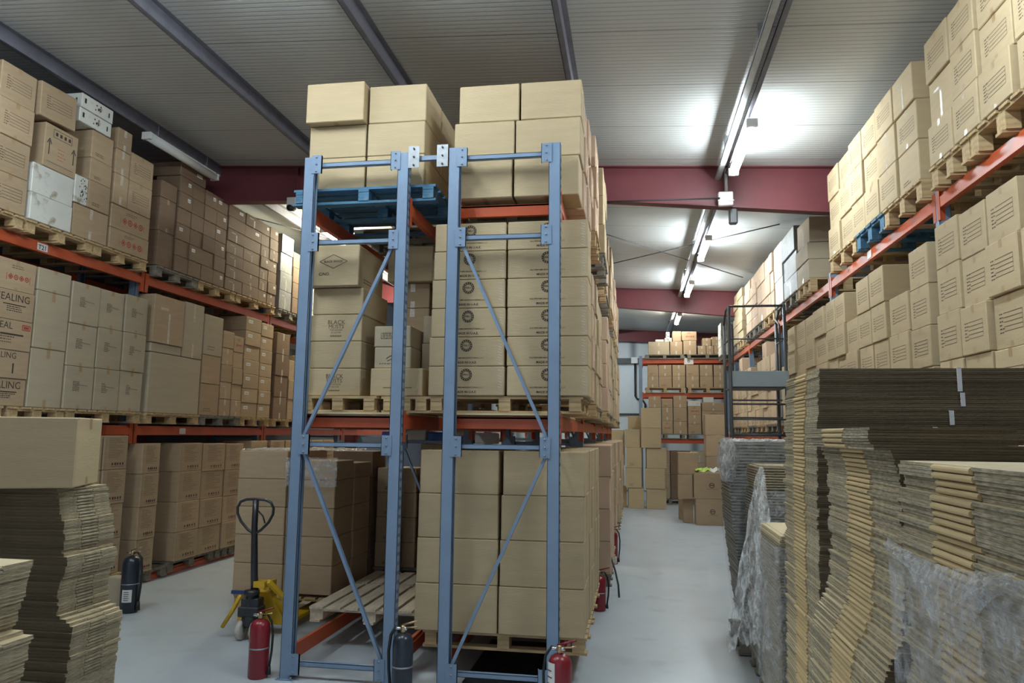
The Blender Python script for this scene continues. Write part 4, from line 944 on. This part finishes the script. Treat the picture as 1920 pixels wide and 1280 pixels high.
for nm, rows in (('the circle-stamped pair at the end of the right aisle', ((1.40, 2.02, 17.85, 0, .60, 'brown', 'circ'), (1.37, 2.03, 17.85, .60, 1.20, 'brown', 'circ'))),
                 ('the narrow leaning stack left of the circle-stamped pair', ((1.14, 1.38, 18.3, 0, .56, 'brown', 'plain'), (1.02, 1.36, 18.1, .57, 1.14, 'brown', 'plain'), (1.03, 1.5, 18.12, 1.145, 1.66, 'brown', 'plain'))),
                 ('the tall brown stack behind the circle-stamped pair', ((1.80, 2.30, 19.5, 0, .52, 'brown', 'plain'), (1.80, 2.30, 19.5, .52, 1.03, 'brown', 'plain'), (1.82, 2.31, 19.5, 1.03, 1.54, 'brown', 'plain'), (1.81, 2.31, 19.5, 1.54, 2.07, 'brown', 'plain'), (1.80, 2.30, 19.5, 2.07, 2.60, 'brown', 'plain')))):
    for k, (a, b, y, z0, z1, cd, kd) in enumerate(rows): carton(a, b, y, y+(.35 if 'narrow' in nm else .5), z0, z1, cd, '-y', kd, f"{tier(k, len(rows)) if len(rows) > 2 else ('lower','upper')[k]} of {nm}", G, rz=random.uniform(-.02, .03), jit=0)
carton(1.08, 1.13+.05, 18.9, 19.2, 0, .5, 'brown', '-y', 'plain', 'thin one standing behind the narrow leaning stack', G)
mb = MB(); g = [(i, j) for j in range(4) for i in range(9)]
mb.add([(-.28+i*.07, -.12+j*.08, .02+.035*math.sin(i*1.9+j*2.3)+.02*j) for i, j in g], [(j*9+i, j*9+i+1, (j+1)*9+i+1, (j+1)*9+i) for j in range(3) for i in range(8)], mat('lime_cloth', (.45, .62, .12), .7, var=.3, scale=12))
mb.mats.append(M['label']); mb.m = [1 if i % 8 > 4 else 0 for i in range(len(mb.m))]
tag(mb.build('crumpled_bag', None, (1.70, 18.05, 1.215)), 'crumpled lime and white bag lying on the upper circle-stamped carton', 'bag')

# =================================================================== mobile ladder
t = thing('platform_ladder', 'tall dark steel platform ladder on wheels with a grey-blue panel, right aisle', 'ladder', (2.02, 12.5, 0))
m = M['dgrey']; w = .44
for s in (-1, 1):
    MB().tube([(s*w, 0, .09), (s*w, 0, 4.22)], .028, m, 8).build('front_post', t)
    MB().tube([(s*w, .72, .09), (s*w, .72, 4.0)], .028, m, 8).build('rear_post', t)
    MB().tube([(s*w, 0, 4.20), (s*w, .40, 4.2), (s*w, .72, 4.0)], .02, m, 8).build('top_rail', t)
    MB().tube([(s*w, 0, 3.65), (s*w, .72, 3.65)], .014, m, 8).build('side_rail', t); MB().tube([(s*w, 0, .25), (s*w, .72, .25)], .022, m, 8).build('base_rail', t)
    MB().tube([(s*w*.86, .1, 2.9), (s*w*.86, .1, 3.9), (s*w*.86, .5, 4.05)], .016, m, 8).build('hand_rail', t)
for z, r in ((4.205, .02), (3.655, .012), (2.58, .016), (2.33, .012), (2.08, .022), (.25, .022)): MB().tube([(-w, 0, z), (w, 0, z)], r, m, 8).build('cross_bar', t)
for k in range(9): MB().box(-w+.03, w-.03, .66-.05*k-.06, .66-.05*k+.06, .32+.29*k, .345+.29*k, m).build('tread', t)
MB().cbox(-w+.03, w+.04, -.035, -.01, 2.86, 3.12, M['ladder'], .008).build('panel', t); MB().box(-w, w, 0, .72, 2.84, 2.87, m).build('platform', t)
for sx in (-1, 1):
    for yy in (-.02, .74):
        T = Matrix.Translation((sx*w-.06*sx, yy, .085)) @ Matrix.Rotation(PI/2, 4, 'Y')
        wh = MB(); wh.lathe([(.03, -.03), (.082, -.026), (.085, 0), (.082, .026), (.03, .03)], M['black'], n=20, T=T); wh.lathe([(.001, -.034), (.028, -.034), (.028, .034), (.001, .034)], M['zinc'], n=12, T=T); wh.build('wheel', t)

# =================================================================== flattened cartons
_sm = {}
def sheet_mesh(Lx, Ly, t, var, slots=True, side=1, mats=('gedge', 'fold', 'edge')):
    """a knocked-down carton: two boards, corrugated flap edges, smooth folded edge in the middle of its side"""
    key = (Lx, Ly, t, var, slots, side, mats)
    if key in _sm: return _sm[key]
    rnd = random.Random(var*31+int(Lx*100)); mb = MB(); ge, fo, fe = [M[x] for x in mats]
    f0, f1 = Ly*(.33+rnd.uniform(-.015, .015)), Ly*(.66+rnd.uniform(-.015, .015))
    for (a, b) in ((0, t*.44), (t*.5, t*.96)):
        for (c, d) in ((0, f0-.003), (f1+.003, Ly)):
            e = rnd.uniform(0, .010) if slots else rnd.uniform(0, .004)
            X0, X1 = e, Lx
            vs = [(x, y, z) for z in (a, b) for y in (c, d) for x in (X0, X1)]
            mb.add(vs, [(4,5,7,6), (0,2,3,1)], M['ftop'])
            mb.add(vs, [(0,4,6,2), (1,3,7,5)], ge); mb.add(vs, [(0,1,5,4), (2,6,7,3)], fe)
        mb.add([(x, y, z) for z in (a, b) for y in (f0, f1) for x in (.012, Lx)], [(4,5,7,6), (0,2,3,1)], M['ftop']); mb.add([(x, y, z) for z in (a, b) for y in (f0, f1) for x in (.012, Lx)], [(1,3,7,5)], ge)
    n = 6; r = t*.46; vs = []
    for y in (f0, f1):
        for k in range(n+1):
            th = PI/2+PI*k/n; vs.append((.010+r*1.25*math.cos(th), y, t*.48+r*math.sin(th)))
    mb.add(vs, [(k, n+1+k, n+2+k, k+1) for k in range(n)]+[tuple(range(n+1)), tuple(range(n+1, 2*n+2))[::-1]], fo, False)
    if side < 0: mb.v = [(-x, y, z) for x, y, z in mb.v]
    me = mb.mesh('flattened_carton'); mb.fix(me); _sm[key] = me; return me
FL = MB()      # the part of the piles that is wrapped, hidden or below the picture
FLATN = [0]
def pile(pilename, group, x_of, y0, Ly, Lx, ztop, zlow, t, side=1, colour='tan', jx=.006, jr=.006, slots=True, floor_stuff=True, top_desc='top', tilt=None, y_of=None, mats=('gedge', 'fold', 'edge'), Lxf=None):
    n = int((ztop-zlow)/t); rnd = random.Random(int(y0*100))
    for i in range(n):
        z = ztop-(i+1)*t; x = x_of(z+t)+rnd.uniform(-jx, jx); lx = Lxf(z) if Lxf else Lx
        me = sheet_mesh(lx, Ly, t, i % 5, slots, side, mats)
        o = obj('flattened_carton', me, None, (x, y0+rnd.uniform(-.006, .006)+(y_of(z) if y_of else 0), z), rnd.uniform(-jr, jr))
        lab = f"flattened {colour} carton, topmost of {pilename}" if i == 0 else f"flattened {colour} carton, {nth(i+1)} from the top of {pilename}"
        tag(o, lab, 'flattened carton', group); FLATN[0] += 1
    z = ztop-n*t
    while z > .185:       # below the picture: simple sheets in the shared rest object
        z -= t*1.5; x = x_of(max(z, zlow))
        X0, X1 = (x, x+Lx) if side > 0 else (x-Lx, x)
        FL.box(X0+rnd.uniform(-.004, .004), X1, y0, y0+Ly, z, z+t*1.44, M[mats[0]])
def lerp(tab):
    def f(z):
        if z >= tab[0][0]: return tab[0][1]
        for (z0, v0), (z1, v1) in zip(tab[:-1], tab[1:]):
            if z1 <= z <= z0: return v1+(v0-v1)*(z-z1)/(z0-z1)
        return tab[-1][1]
    return f
G1 = 'flattened cartons of the tall strapped pile'
pile('the tall strapped pile at right', G1, lerp([(2.44, 1.02), (2.3, 1.005), (1.9, .985), (1.2, .975), (.4, .955)]), 4.30, .90, 1.30, 2.432, .46, .0225, Lxf=None)
pile('the middle pile at right', 'flattened cartons of the middle pile', lerp([(2.1, .735), (2.02, .735), (2.019, .80), (1.95, .815), (1.6, .815), (1.45, .80), (1.3, .73), (1.0, .72)]), 2.50, .88, .5, 2.085, 1.02, .018, Lxf=lambda z: .435 if z > 2.02 else .62)
pile('the nearest pile at right', 'flattened cartons of the nearest pile', lerp([(2.1, .775), (1.97, .79), (1.9, .785), (1.3, .78)]), 1.66, .74, .62, 1.985, 1.30, .020, jr=.012, jx=.010)
for nm, x, y in (('middle', .80, 2.5), ('nearest', .75, 1.68), ('tall strapped', .95, 4.3)): pass
pallet(.77, 1.42, 1.66, 2.40, .01, 'wood', 'x', 'pallet under the nearest pile of flattened cartons at right', 'pallets under the flattened cartons')
pallet(.72, 1.40, 2.52, 3.38, .01, 'wood', 'x', 'pallet under the middle pile of flattened cartons at right', 'pallets under the flattened cartons')
pallet(.95, 2.25, 4.30, 5.20, .01, 'wood', 'x', 'pallet under the tall strapped pile of flattened cartons at right', 'pallets under the flattened cartons')
# strapping on the bundles of the tall pile
for k, (x, z0, z1) in enumerate(((1.735, 2.305, 2.434), (1.745, 2.225, 2.30), (1.685, 2.125, 2.205), (1.60, 2.05, 2.115))):
    tag(MB().box(-.011, .011, -.006, 0, 0, z1-z0, M['strap']).box(-.011, .011, -.006, .05, z1-z0-.002, z1-z0, M['strap']).build('strapping_band', None, (x, 4.288, z0)), f"white strapping band on the front of the tall pile, {nth(k+1)} from the top", 'strap', 'white straps round the bundles')
# left foreground
xo = lerp([(1.70, -3.38), (1.42, -3.29), (1.33, -3.31), (1.315, -3.265), (1.1, -3.315), (.98, -3.30), (.93, -3.20), (.8, -3.20), (.6, -3.22)])
pile('the left pile under the plain box', 'flattened cartons of the left pile', xo, 3.92, .42, .85, 1.695, .60, .0185, side=-1, jx=.007, slots=False, mats=('gedge', 'gedge', 'edge'))
xo2 = lerp([(1.45, -2.76), (1.3, -2.79), (1.13, -2.84), (1.125, -2.73), (.9, -2.77)])
pile('the low pile at the left edge', 'flattened cartons of the low left pile', xo2, 2.60, .50, .75, 1.442, .82, .0185, side=-1, slots=False, mats=('gedge', 'gedge', 'edge'))
pallet(-4.1, -3.16, 3.92, 4.4, .01, 'wood', 'x', 'pallet under the left pile of flattened cartons', 'pallets under the flattened cartons')
pallet(-3.6, -2.75, 2.58, 3.12, .01, 'wood', 'x', 'pallet under the low pile of flattened cartons at the left edge', 'pallets under the flattened cartons')
carton(-3.712-.375, -3.712+.375, 3.996-.25, 3.996+.25, 1.70, 2.118, 'kraft', '+x', 'plaintab', 'large one lying on the left pile of flattened cartons', 'cartons in the left foreground', rz=math.radians(24), jit=0)

# wrapped piles beyond the tall one
def wrapped(x0, y0, Lx, Ly, zb, zt, t, lean, m, seed):
    rnd = random.Random(seed); z = zb
    while z < zt-.001:
        dx = lean(z)+rnd.uniform(-.006, .006); FL.box(x0+dx, x0+Lx+dx, y0+rnd.uniform(-.005, .005), y0+Ly, z, z+t*.66, m); FL.box(x0+dx+.03, x0+Lx+dx-.03, y0+.03, y0+Ly-.03, z+t*.6, z+t+.001, m); z += t
wrapped(.93, 7.45, .62, .8, .26, 2.00, .030, lambda z: .10*max(0, (1.2-z)) - .04*min(1, max(0, z-1.2)), M['dsheet'], 5)
wrapped(1.02, 6.62, .62, .6, .16, 1.60, .024, lambda z: 0, M['dsheet'], 6)
wrapped(1.04, 6.62, .58, .6, 1.605, 1.79, .022, lambda z: .0, M['gedge'], 7)
wrapped(.985, 5.45, .70, .85, .16, 1.30, .021, lambda z: 0, M['gedge'], 8)
wrapped(.985, 5.45, .70, .85, 1.30, 1.36, .014, lambda z: .012, M['ftop'], 9)
tag(FL.build('flattened_cartons'), 'flattened cartons of the film-wrapped piles and the lower parts of the other piles', 'flattened cartons', None, 'stuff')
for (a, b, c, d, lab) in ((.96, 1.62, 7.45, 8.25, 'dark pallet under the far film-wrapped pile in the right aisle'), (1.02, 1.66, 6.62, 7.25, 'dark pallet under the second film-wrapped pile in the right aisle'), (.98, 1.70, 5.45, 6.30, 'dark pallet under the low film-wrapped pile behind the tall pile')):
    pallet(a, b, c, d, .012, 'gwood', 'x', lab, 'pallets under the flattened cartons')
# stretch film
def film(name, label, f, nu, nv, m, group='stretch film on the piles'):
    mb = MB(); mb.add([f(i/nu, j/nv) for j in range(nv+1) for i in range(nu+1)], [(j*(nu+1)+i, j*(nu+1)+i+1, (j+1)*(nu+1)+i+1, (j+1)*(nu+1)+i) for j in range(nv) for i in range(nu)], m, True)
    return tag(mb.build(name), label, 'plastic film', group)
def nz(a, b, c, s=1): return noise.noise(Vector((a, b, c)))*s
# around the near face of the nearest pile
def f1(u, v):
    y = 1.64+.80*u; top = 1.775-.035*math.sin(PI*u)-.02*u; z = 1.20+(top-1.20)*v
    return (.760+.006*nz(u*9, v*9, 1)-.004*v, y, z)
film('stretch_film', 'clear film wrapped round the lower part of the nearest pile at right', f1, 50, 40, M['film'])
def f2(u, v):
    y = 1.66+.76*u; top = 1.785-.03*math.sin(PI*u)-.035*u; dr = .035+.15*math.exp(-((u-.45)/.22)**2)
    z = top-dr*v
    return (.753-.022*math.sin(PI*v)*(.4+dr*5)+.012*nz(u*16, v*5, 3)+.006*nz(u*40, v*14, 8), y, z)
film('stretch_film', 'bunched rim of clear film sagging on the nearest pile at right', f2, 90, 26, M['filmd'])
# hanging from the wrapped pile
def f3(u, v):
    z = 1.80-1.32*v; wd = .03+.36*v**.8; x = 1.03-.30*v**.8*.9+wd*(u-.15)*.9; y = 6.40-.25*v-.35*(u)*v
    return (x+.022*math.sin(u*27+v*4)*v**.5+.022*nz(u*8, v*6, 2), y+.035*math.cos(u*23+v*4)*v+.03*nz(u*9, v*8, 5), z+.015*nz(u*20, v*2, 9)-(.14*nz(u*7, 1, 4)+.05*nz(u*30, 2, 4))*v**3)
film('stretch_film', 'torn sheet of clear film hanging in folds from the second wrapped pile', f3, 60, 90, M['filmd'])
def f4(u, v):
    z = .2+1.10*v; 
    if u < .5: x, y = .965, 6.32-.9*(u/.5)
    else: x, y = .965+.55*((u-.5)/.5), 5.42
    return (x-.012+.008*nz(u*12, v*14, 4), y-.008+.008*nz(u*14, v*12, 7), z)
film('stretch_film', 'clear film wrapped round the low pile behind the tall strapped pile', f4, 60, 50, M['film'])
def f5(u, v):
    z = .3+1.73*v
    ln = .10*max(0, 1.2-z)-.04*min(1, max(0, z-1.2))
    if u < .4: x, y = .915+ln, 8.28-.86*(u/.4)
    else: x, y = .915+ln+.66*((u-.4)/.6), 7.42
    puff = .05*max(0, math.sin(PI*min(1, max(0, (v-.75)/.25))))*max(0, 1-abs(u-.4)*5)
    return (x-.01+.014*nz(u*10, v*20, 4)-puff, y-.012+.016*nz(u*14, v*20, 7)-puff, z)
film('stretch_film', 'clear film round the far wrapped pile in the right aisle', f5, 60, 90, M['filml'])
def f6(u, v):
    a = u*2*PI; r = .05+.05*math.sin(v*PI)+.018*nz(math.cos(a)*2, math.sin(a)*2, v*5)
    return (.89+r*math.cos(a), 7.42+r*math.sin(a), 1.62+.42*v)
film('stretch_film', 'puffed bunch of clear film on the top corner of the far wrapped pile', f6, 24, 20, M['filmd'])
def f7(u, v):
    return (.92+.64*u, 7.44+.8*v, 2.015+.018*nz(u*6, v*6, 1)+.02*nz(u*20, v*20, 2))
film('stretch_film', 'crinkled clear film over the top of the far wrapped pile', f7, 40, 30, M['filmd'])
def f8(u, v):
    return (1.0+.62*u, 6.55+.06*math.sin(v*3), .9+.7*v+.01*nz(u*5, v*5, 1)+.0*u)
film('stretch_film', 'clear film across the front of the second wrapped pile', f8, 30, 30, M['film'])

# =================================================================== pallet truck and its load
TX = -3.78; t = thing('pallet_truck', 'hand pallet truck with black loop handle and yellow forks', 'pallet truck', (TX, 7.05, 0))
MB().tube([(.02, .04, .30), (.01, .01, .62), (0, -.02, 1.10), (0, -.02, 1.36)], [.045, .035, .030, .030], M['bmetal'], 12).build('tiller', t)
lp = [(0, -.02, 1.02), (.07, -.02, 1.06), (.15, -.02, 1.14), (.192, -.02, 1.22), (.195, -.02, 1.28), (.165, -.02, 1.335), (.10, -.02, 1.36), (0, -.02, 1.365)]
lp = lp+[(-x, y, z) for x, y, z in lp[-2::-1]]
MB().tube(lp, .014, M['bmetal'], 8, False).build('handle', t)
MB().tube([(.03, -.02, 1.25), (.09, -.03, 1.20), (.115, -.03, 1.13)], .008, M['bmetal'], 6).build('release_lever', t)
mb = MB(); mb.lathe([(.05, .12), (.085, .14), (.085, .22), (.06, .24), (.055, .42), (.075, .43), (.075, .47), (.03, .48)], M['bmetal'], n=20); mb.cbox(-.11, .11, -.07, .09, .22, .32, M['bmetal'], .01); mb.cbox(-.09, .10, -.05, .07, .30, .40, M['bmetal'], .01); mb.build('hydraulic_pump', t)
for s in (-1, 1):
    T = Matrix.Translation((s*.075, -.03, .095)) @ Matrix.Rotation(PI/2, 4, 'Y')
    w_ = MB(); w_.lathe([(.02, -.028), (.088, -.028), (.095, -.015), (.095, .015), (.088, .028), (.02, .028)], M['wheel'], n=24, T=T); w_.lathe([(.001, -.03), (.03, -.03), (.03, .03), (.001, .03)], M['zinc'], n=12, T=T); w_.build('steer_wheel', t)
mb = MB()
mb.add([(-.25, .20, .10), (.25, .20, .10), (.25, .20, .17), (.10, .16, .42), (-.10, .16, .42), (-.25, .20, .17), (-.25, .30, .10), (.25, .30, .10), (.25, .30, .19), (.10, .22, .44), (-.10, .22, .44), (-.25, .30, .19)],
    [(0,1,2,3,4,5), (11,10,9,8,7,6), (0,6,7,1), (1,7,8,2), (2,8,9,3), (3,9,10,4), (4,10,11,5), (5,11,6,0)], M['yellow'])
mb.box(.10, .16, .04, .20, .47, .55, M['yellow']); mb.add([(.13, .02, .54), (.17, .02, .54), (.40, .14, .26), (.36, .14, .26), (.13, .05, .57), (.17, .05, .57), (.40, .17, .30), (.36, .17, .30)], [(0,1,2,3), (7,6,5,4), (0,4,5,1), (1,5,6,2), (2,6,7,3), (3,7,4,0)], M['yellow'])
mb.box(.02, .14, -.02, .10, .50, .56, M['yellow']); mb.tube([(-.11, -.02, .42), (-.2, 0, .26), (-.30, 0, .10)], .02, M['yellow'], 6)
mb.build('fork_head', t)
for s in (-1, 1): MB().cbox(s*.20-.075, s*.20+.075, .30, 1.45, .075, .125, M['yellow'], .01).build('fork', t)
G = 'cartons of the wrapped load on the pallet truck'
zl_ = [.30, .605, .91, 1.215, 1.52, 1.83]
for k in range(5):
    carton(-4.385, -3.80, 7.72, 8.25, zl_[k], zl_[k+1]-(.0), 'brown', '-y', 'plain', f"{tier(k,5)} of the left front stack on the pallet truck", G, jit=.004)
    carton(-3.79, -3.23, 7.72, 8.25, zl_[k], zl_[k+1]-(.10 if k == 4 else 0), 'brown', '-y', 'plain', f"{tier(k,5)} of the right front stack on the pallet truck", G, jit=.004)
    carton(-3.79, -3.22, 8.27, 8.80, zl_[k], zl_[k+1]-(.14 if k == 4 else 0), 'brown', '+x', 'plain', f"{tier(k,5)} of the right rear stack on the pallet truck", G, jit=.004)
    carton(-4.385, -3.80, 8.27, 8.80, zl_[k], zl_[k+1]-(.0 if k == 4 else 0), 'brown', '+x', 'plain', f"{tier(k,5)} of the left rear stack on the pallet truck", G, jit=.004)
pallet(-4.36, -3.24, 7.72, 8.80, .128, 'wood', 'y', 'pallet with a blue edge under the load on the pallet truck', 'pallets on the floor', h=.145)
tag(MB().box(-4.375, -4.0, 7.70, 7.72, .275, .31, M['navy']).build('blue_edge_strip'), 'thin blue strip along the front edge of the truck\'s load', 'edge strip')
def f9(u, v):
    return (-3.80+.60*u, 7.685+.012*nz(u*9, v*9, 1)+(.3*max(0, v-.85) if v > .85 else 0), 1.45+.31*min(v/.85, 1)+.015*nz(u*12, v*4, 1)+.02*max(0, v-.85))
film('stretch_film', 'crinkled film over the right front stack on the pallet truck', f9, 40, 20, M['film'])
def f10(u, v): return (-4.38+1.15*u, 7.73+1.0*v, 1.845+.02*nz(u*6, v*6, 1)+.02*nz(u*20, v*20, 2)-.0*u)
film('stretch_film', 'crinkled film lying over the top of the load on the pallet truck', f10, 40, 30, M['film'])

# =================================================================== fire extinguishers
def extinguisher(x, y, label, body, h=.50, r=.083, hose=1, co2=False, rz=0, tagc=False):
    t = thing('fire_extinguisher', label, 'fire extinguisher', (x, y, 0), rz, 'fire extinguishers')
    mb = MB(); mb.lathe([(r*.93, 0), (r, .012), (r, h*.84), (r*.96, h*.90), (r*.78, h*.96), (r*.42, h*.995), (r*.28, h)], body, n=28); mb.build('cylinder', t)
    MB().lathe([(r*1.03, h*.50), (r*1.03, h*.50+.012)], M['zinc'], n=28).build('band', t)
    v = MB(); v.lathe([(.018, h), (.022, h+.01), (.022, h+.05), (.012, h+.06)], M['brass'], n=14); v.tube([(-.01, 0, h+.03), (-.06, -.01, h+.035)], .012, M['chrome'], 8); vo = v.build('valve', t)
    MB().tube([(-.02, 0, h+.055), (.04, -.01, h+.075), (.12, -.02, h+.10)], .008, M['fred'] if not co2 else M['brass'], 6).tube([(-.01, 0, h+.04), (.06, -.01, h+.045), (.115, -.02, h+.055)], .007, M['brass'], 6).build('handle', vo)
    s = hose
    ho = MB().tube([(s*.01, 0, h+.03), (s*.06, 0, h+.045), (s*(r+.02), 0, h-.02), (s*(r+.035), 0, h*.72), (s*(r+.03), 0, h*.45), (s*(r+.015), 0, h*.2)], .010 if not co2 else .013, M['black'], 8).build('hose', t)
    MB().tube([(s*(r+.016), 0, h*.2), (s*(r+.010), 0, .03)], [.012, .022] if not co2 else [.018, .03], M['black'], 10).build('nozzle', ho)
    MB().tube([(-s*.005, 0, h+.03), (-s*.03, -.02, h+.035)], .014, M['chrome'], 10).build('pressure_gauge', vo)
    if tagc:
        g = MB(); n = 8; vs = []
        for zz in (h*tagc[0], h*tagc[1]):
            for k in range(n+1):
                a = -PI/2+tagc[2]+(k/n-.5)*1.1; vs.append(((r+.0015)*math.cos(a), (r+.0015)*math.sin(a), zz))
        g.add(vs, [(k, k+1, n+2+k, n+1+k) for k in range(n)], M['label'], True)
        for q in range(5): 
            zz = h*tagc[0]+(h*tagc[1]-h*tagc[0])*(.15+.16*q); a = -PI/2+tagc[2]; T = Matrix.Rotation(tagc[2], 4, 'Z')
            g.box(-.03, .02+.006*(q % 2), -r-.004, -r-.001, zz, zz+.006, M['inkf'], T)
        g.build('label_sticker', t)
    return t
extinguisher(-3.135, 6.02, 'red fire extinguisher on the floor left of the nearest blue frame', M['fred'], .47, .083, 1)
extinguisher(-1.79, 5.74, 'black fire extinguisher on the floor between the front pair of frames', M['co2'], .50, .080, -1, True)
extinguisher(-.535, 5.45, 'red fire extinguisher at the foot of the rightmost front upright', M['fred'], .50, .084, -1, tagc=(.35, .9, -.9))
extinguisher(-.36, 12.24, 'farthest red fire extinguisher, against the centre rack in the right aisle', M['fred'], .50, .085, 1, tagc=(.02, .25, .4))
extinguisher(-.42, 9.0, 'small red fire extinguisher half hidden behind the tan cartons, right aisle', M['fred'], .40, .075, 1)
extinguisher(-5.66, 7.78, 'tall black fire extinguisher with a white sticker beside the left rack', M['co2'], .62, .098, 1, True, tagc=(.20, .42, .3))
tag(MB().tube([(0, 0, .55), (.05, -.1, .42), (.09, -.25, .28), (.10, -.35, .16)], .012, M['black'], 8).build('black_hose', None, (-.29, 9.35, 0)), 'thin black hose sticking out into the right aisle from the centre rack', 'hose')
tag(MB().cbox(-.10, .10, -.08, .08, 0, .34, M['beige'], .01).build('small_box', None, (-5.98, 8.0, .0)), 'small pale box on the floor behind the tall black extinguisher', 'box')

if STUFF.v: tag(STUFF.build('cardboard_cartons'), 'the remaining small, distant or half-hidden cartons on and behind the racks', 'cartons', None, 'stuff')
for o in C.objects:
    if 'ci' in o and KEEP is not None: del o['ci']
dups = {k: len(v) for k, v in LABELS.items() if len(v) > 1}
print('CARTONS', NC[0], 'FLAT', FLATN[0], 'DUP LABELS', len(dups), list(dups.items())[:12])
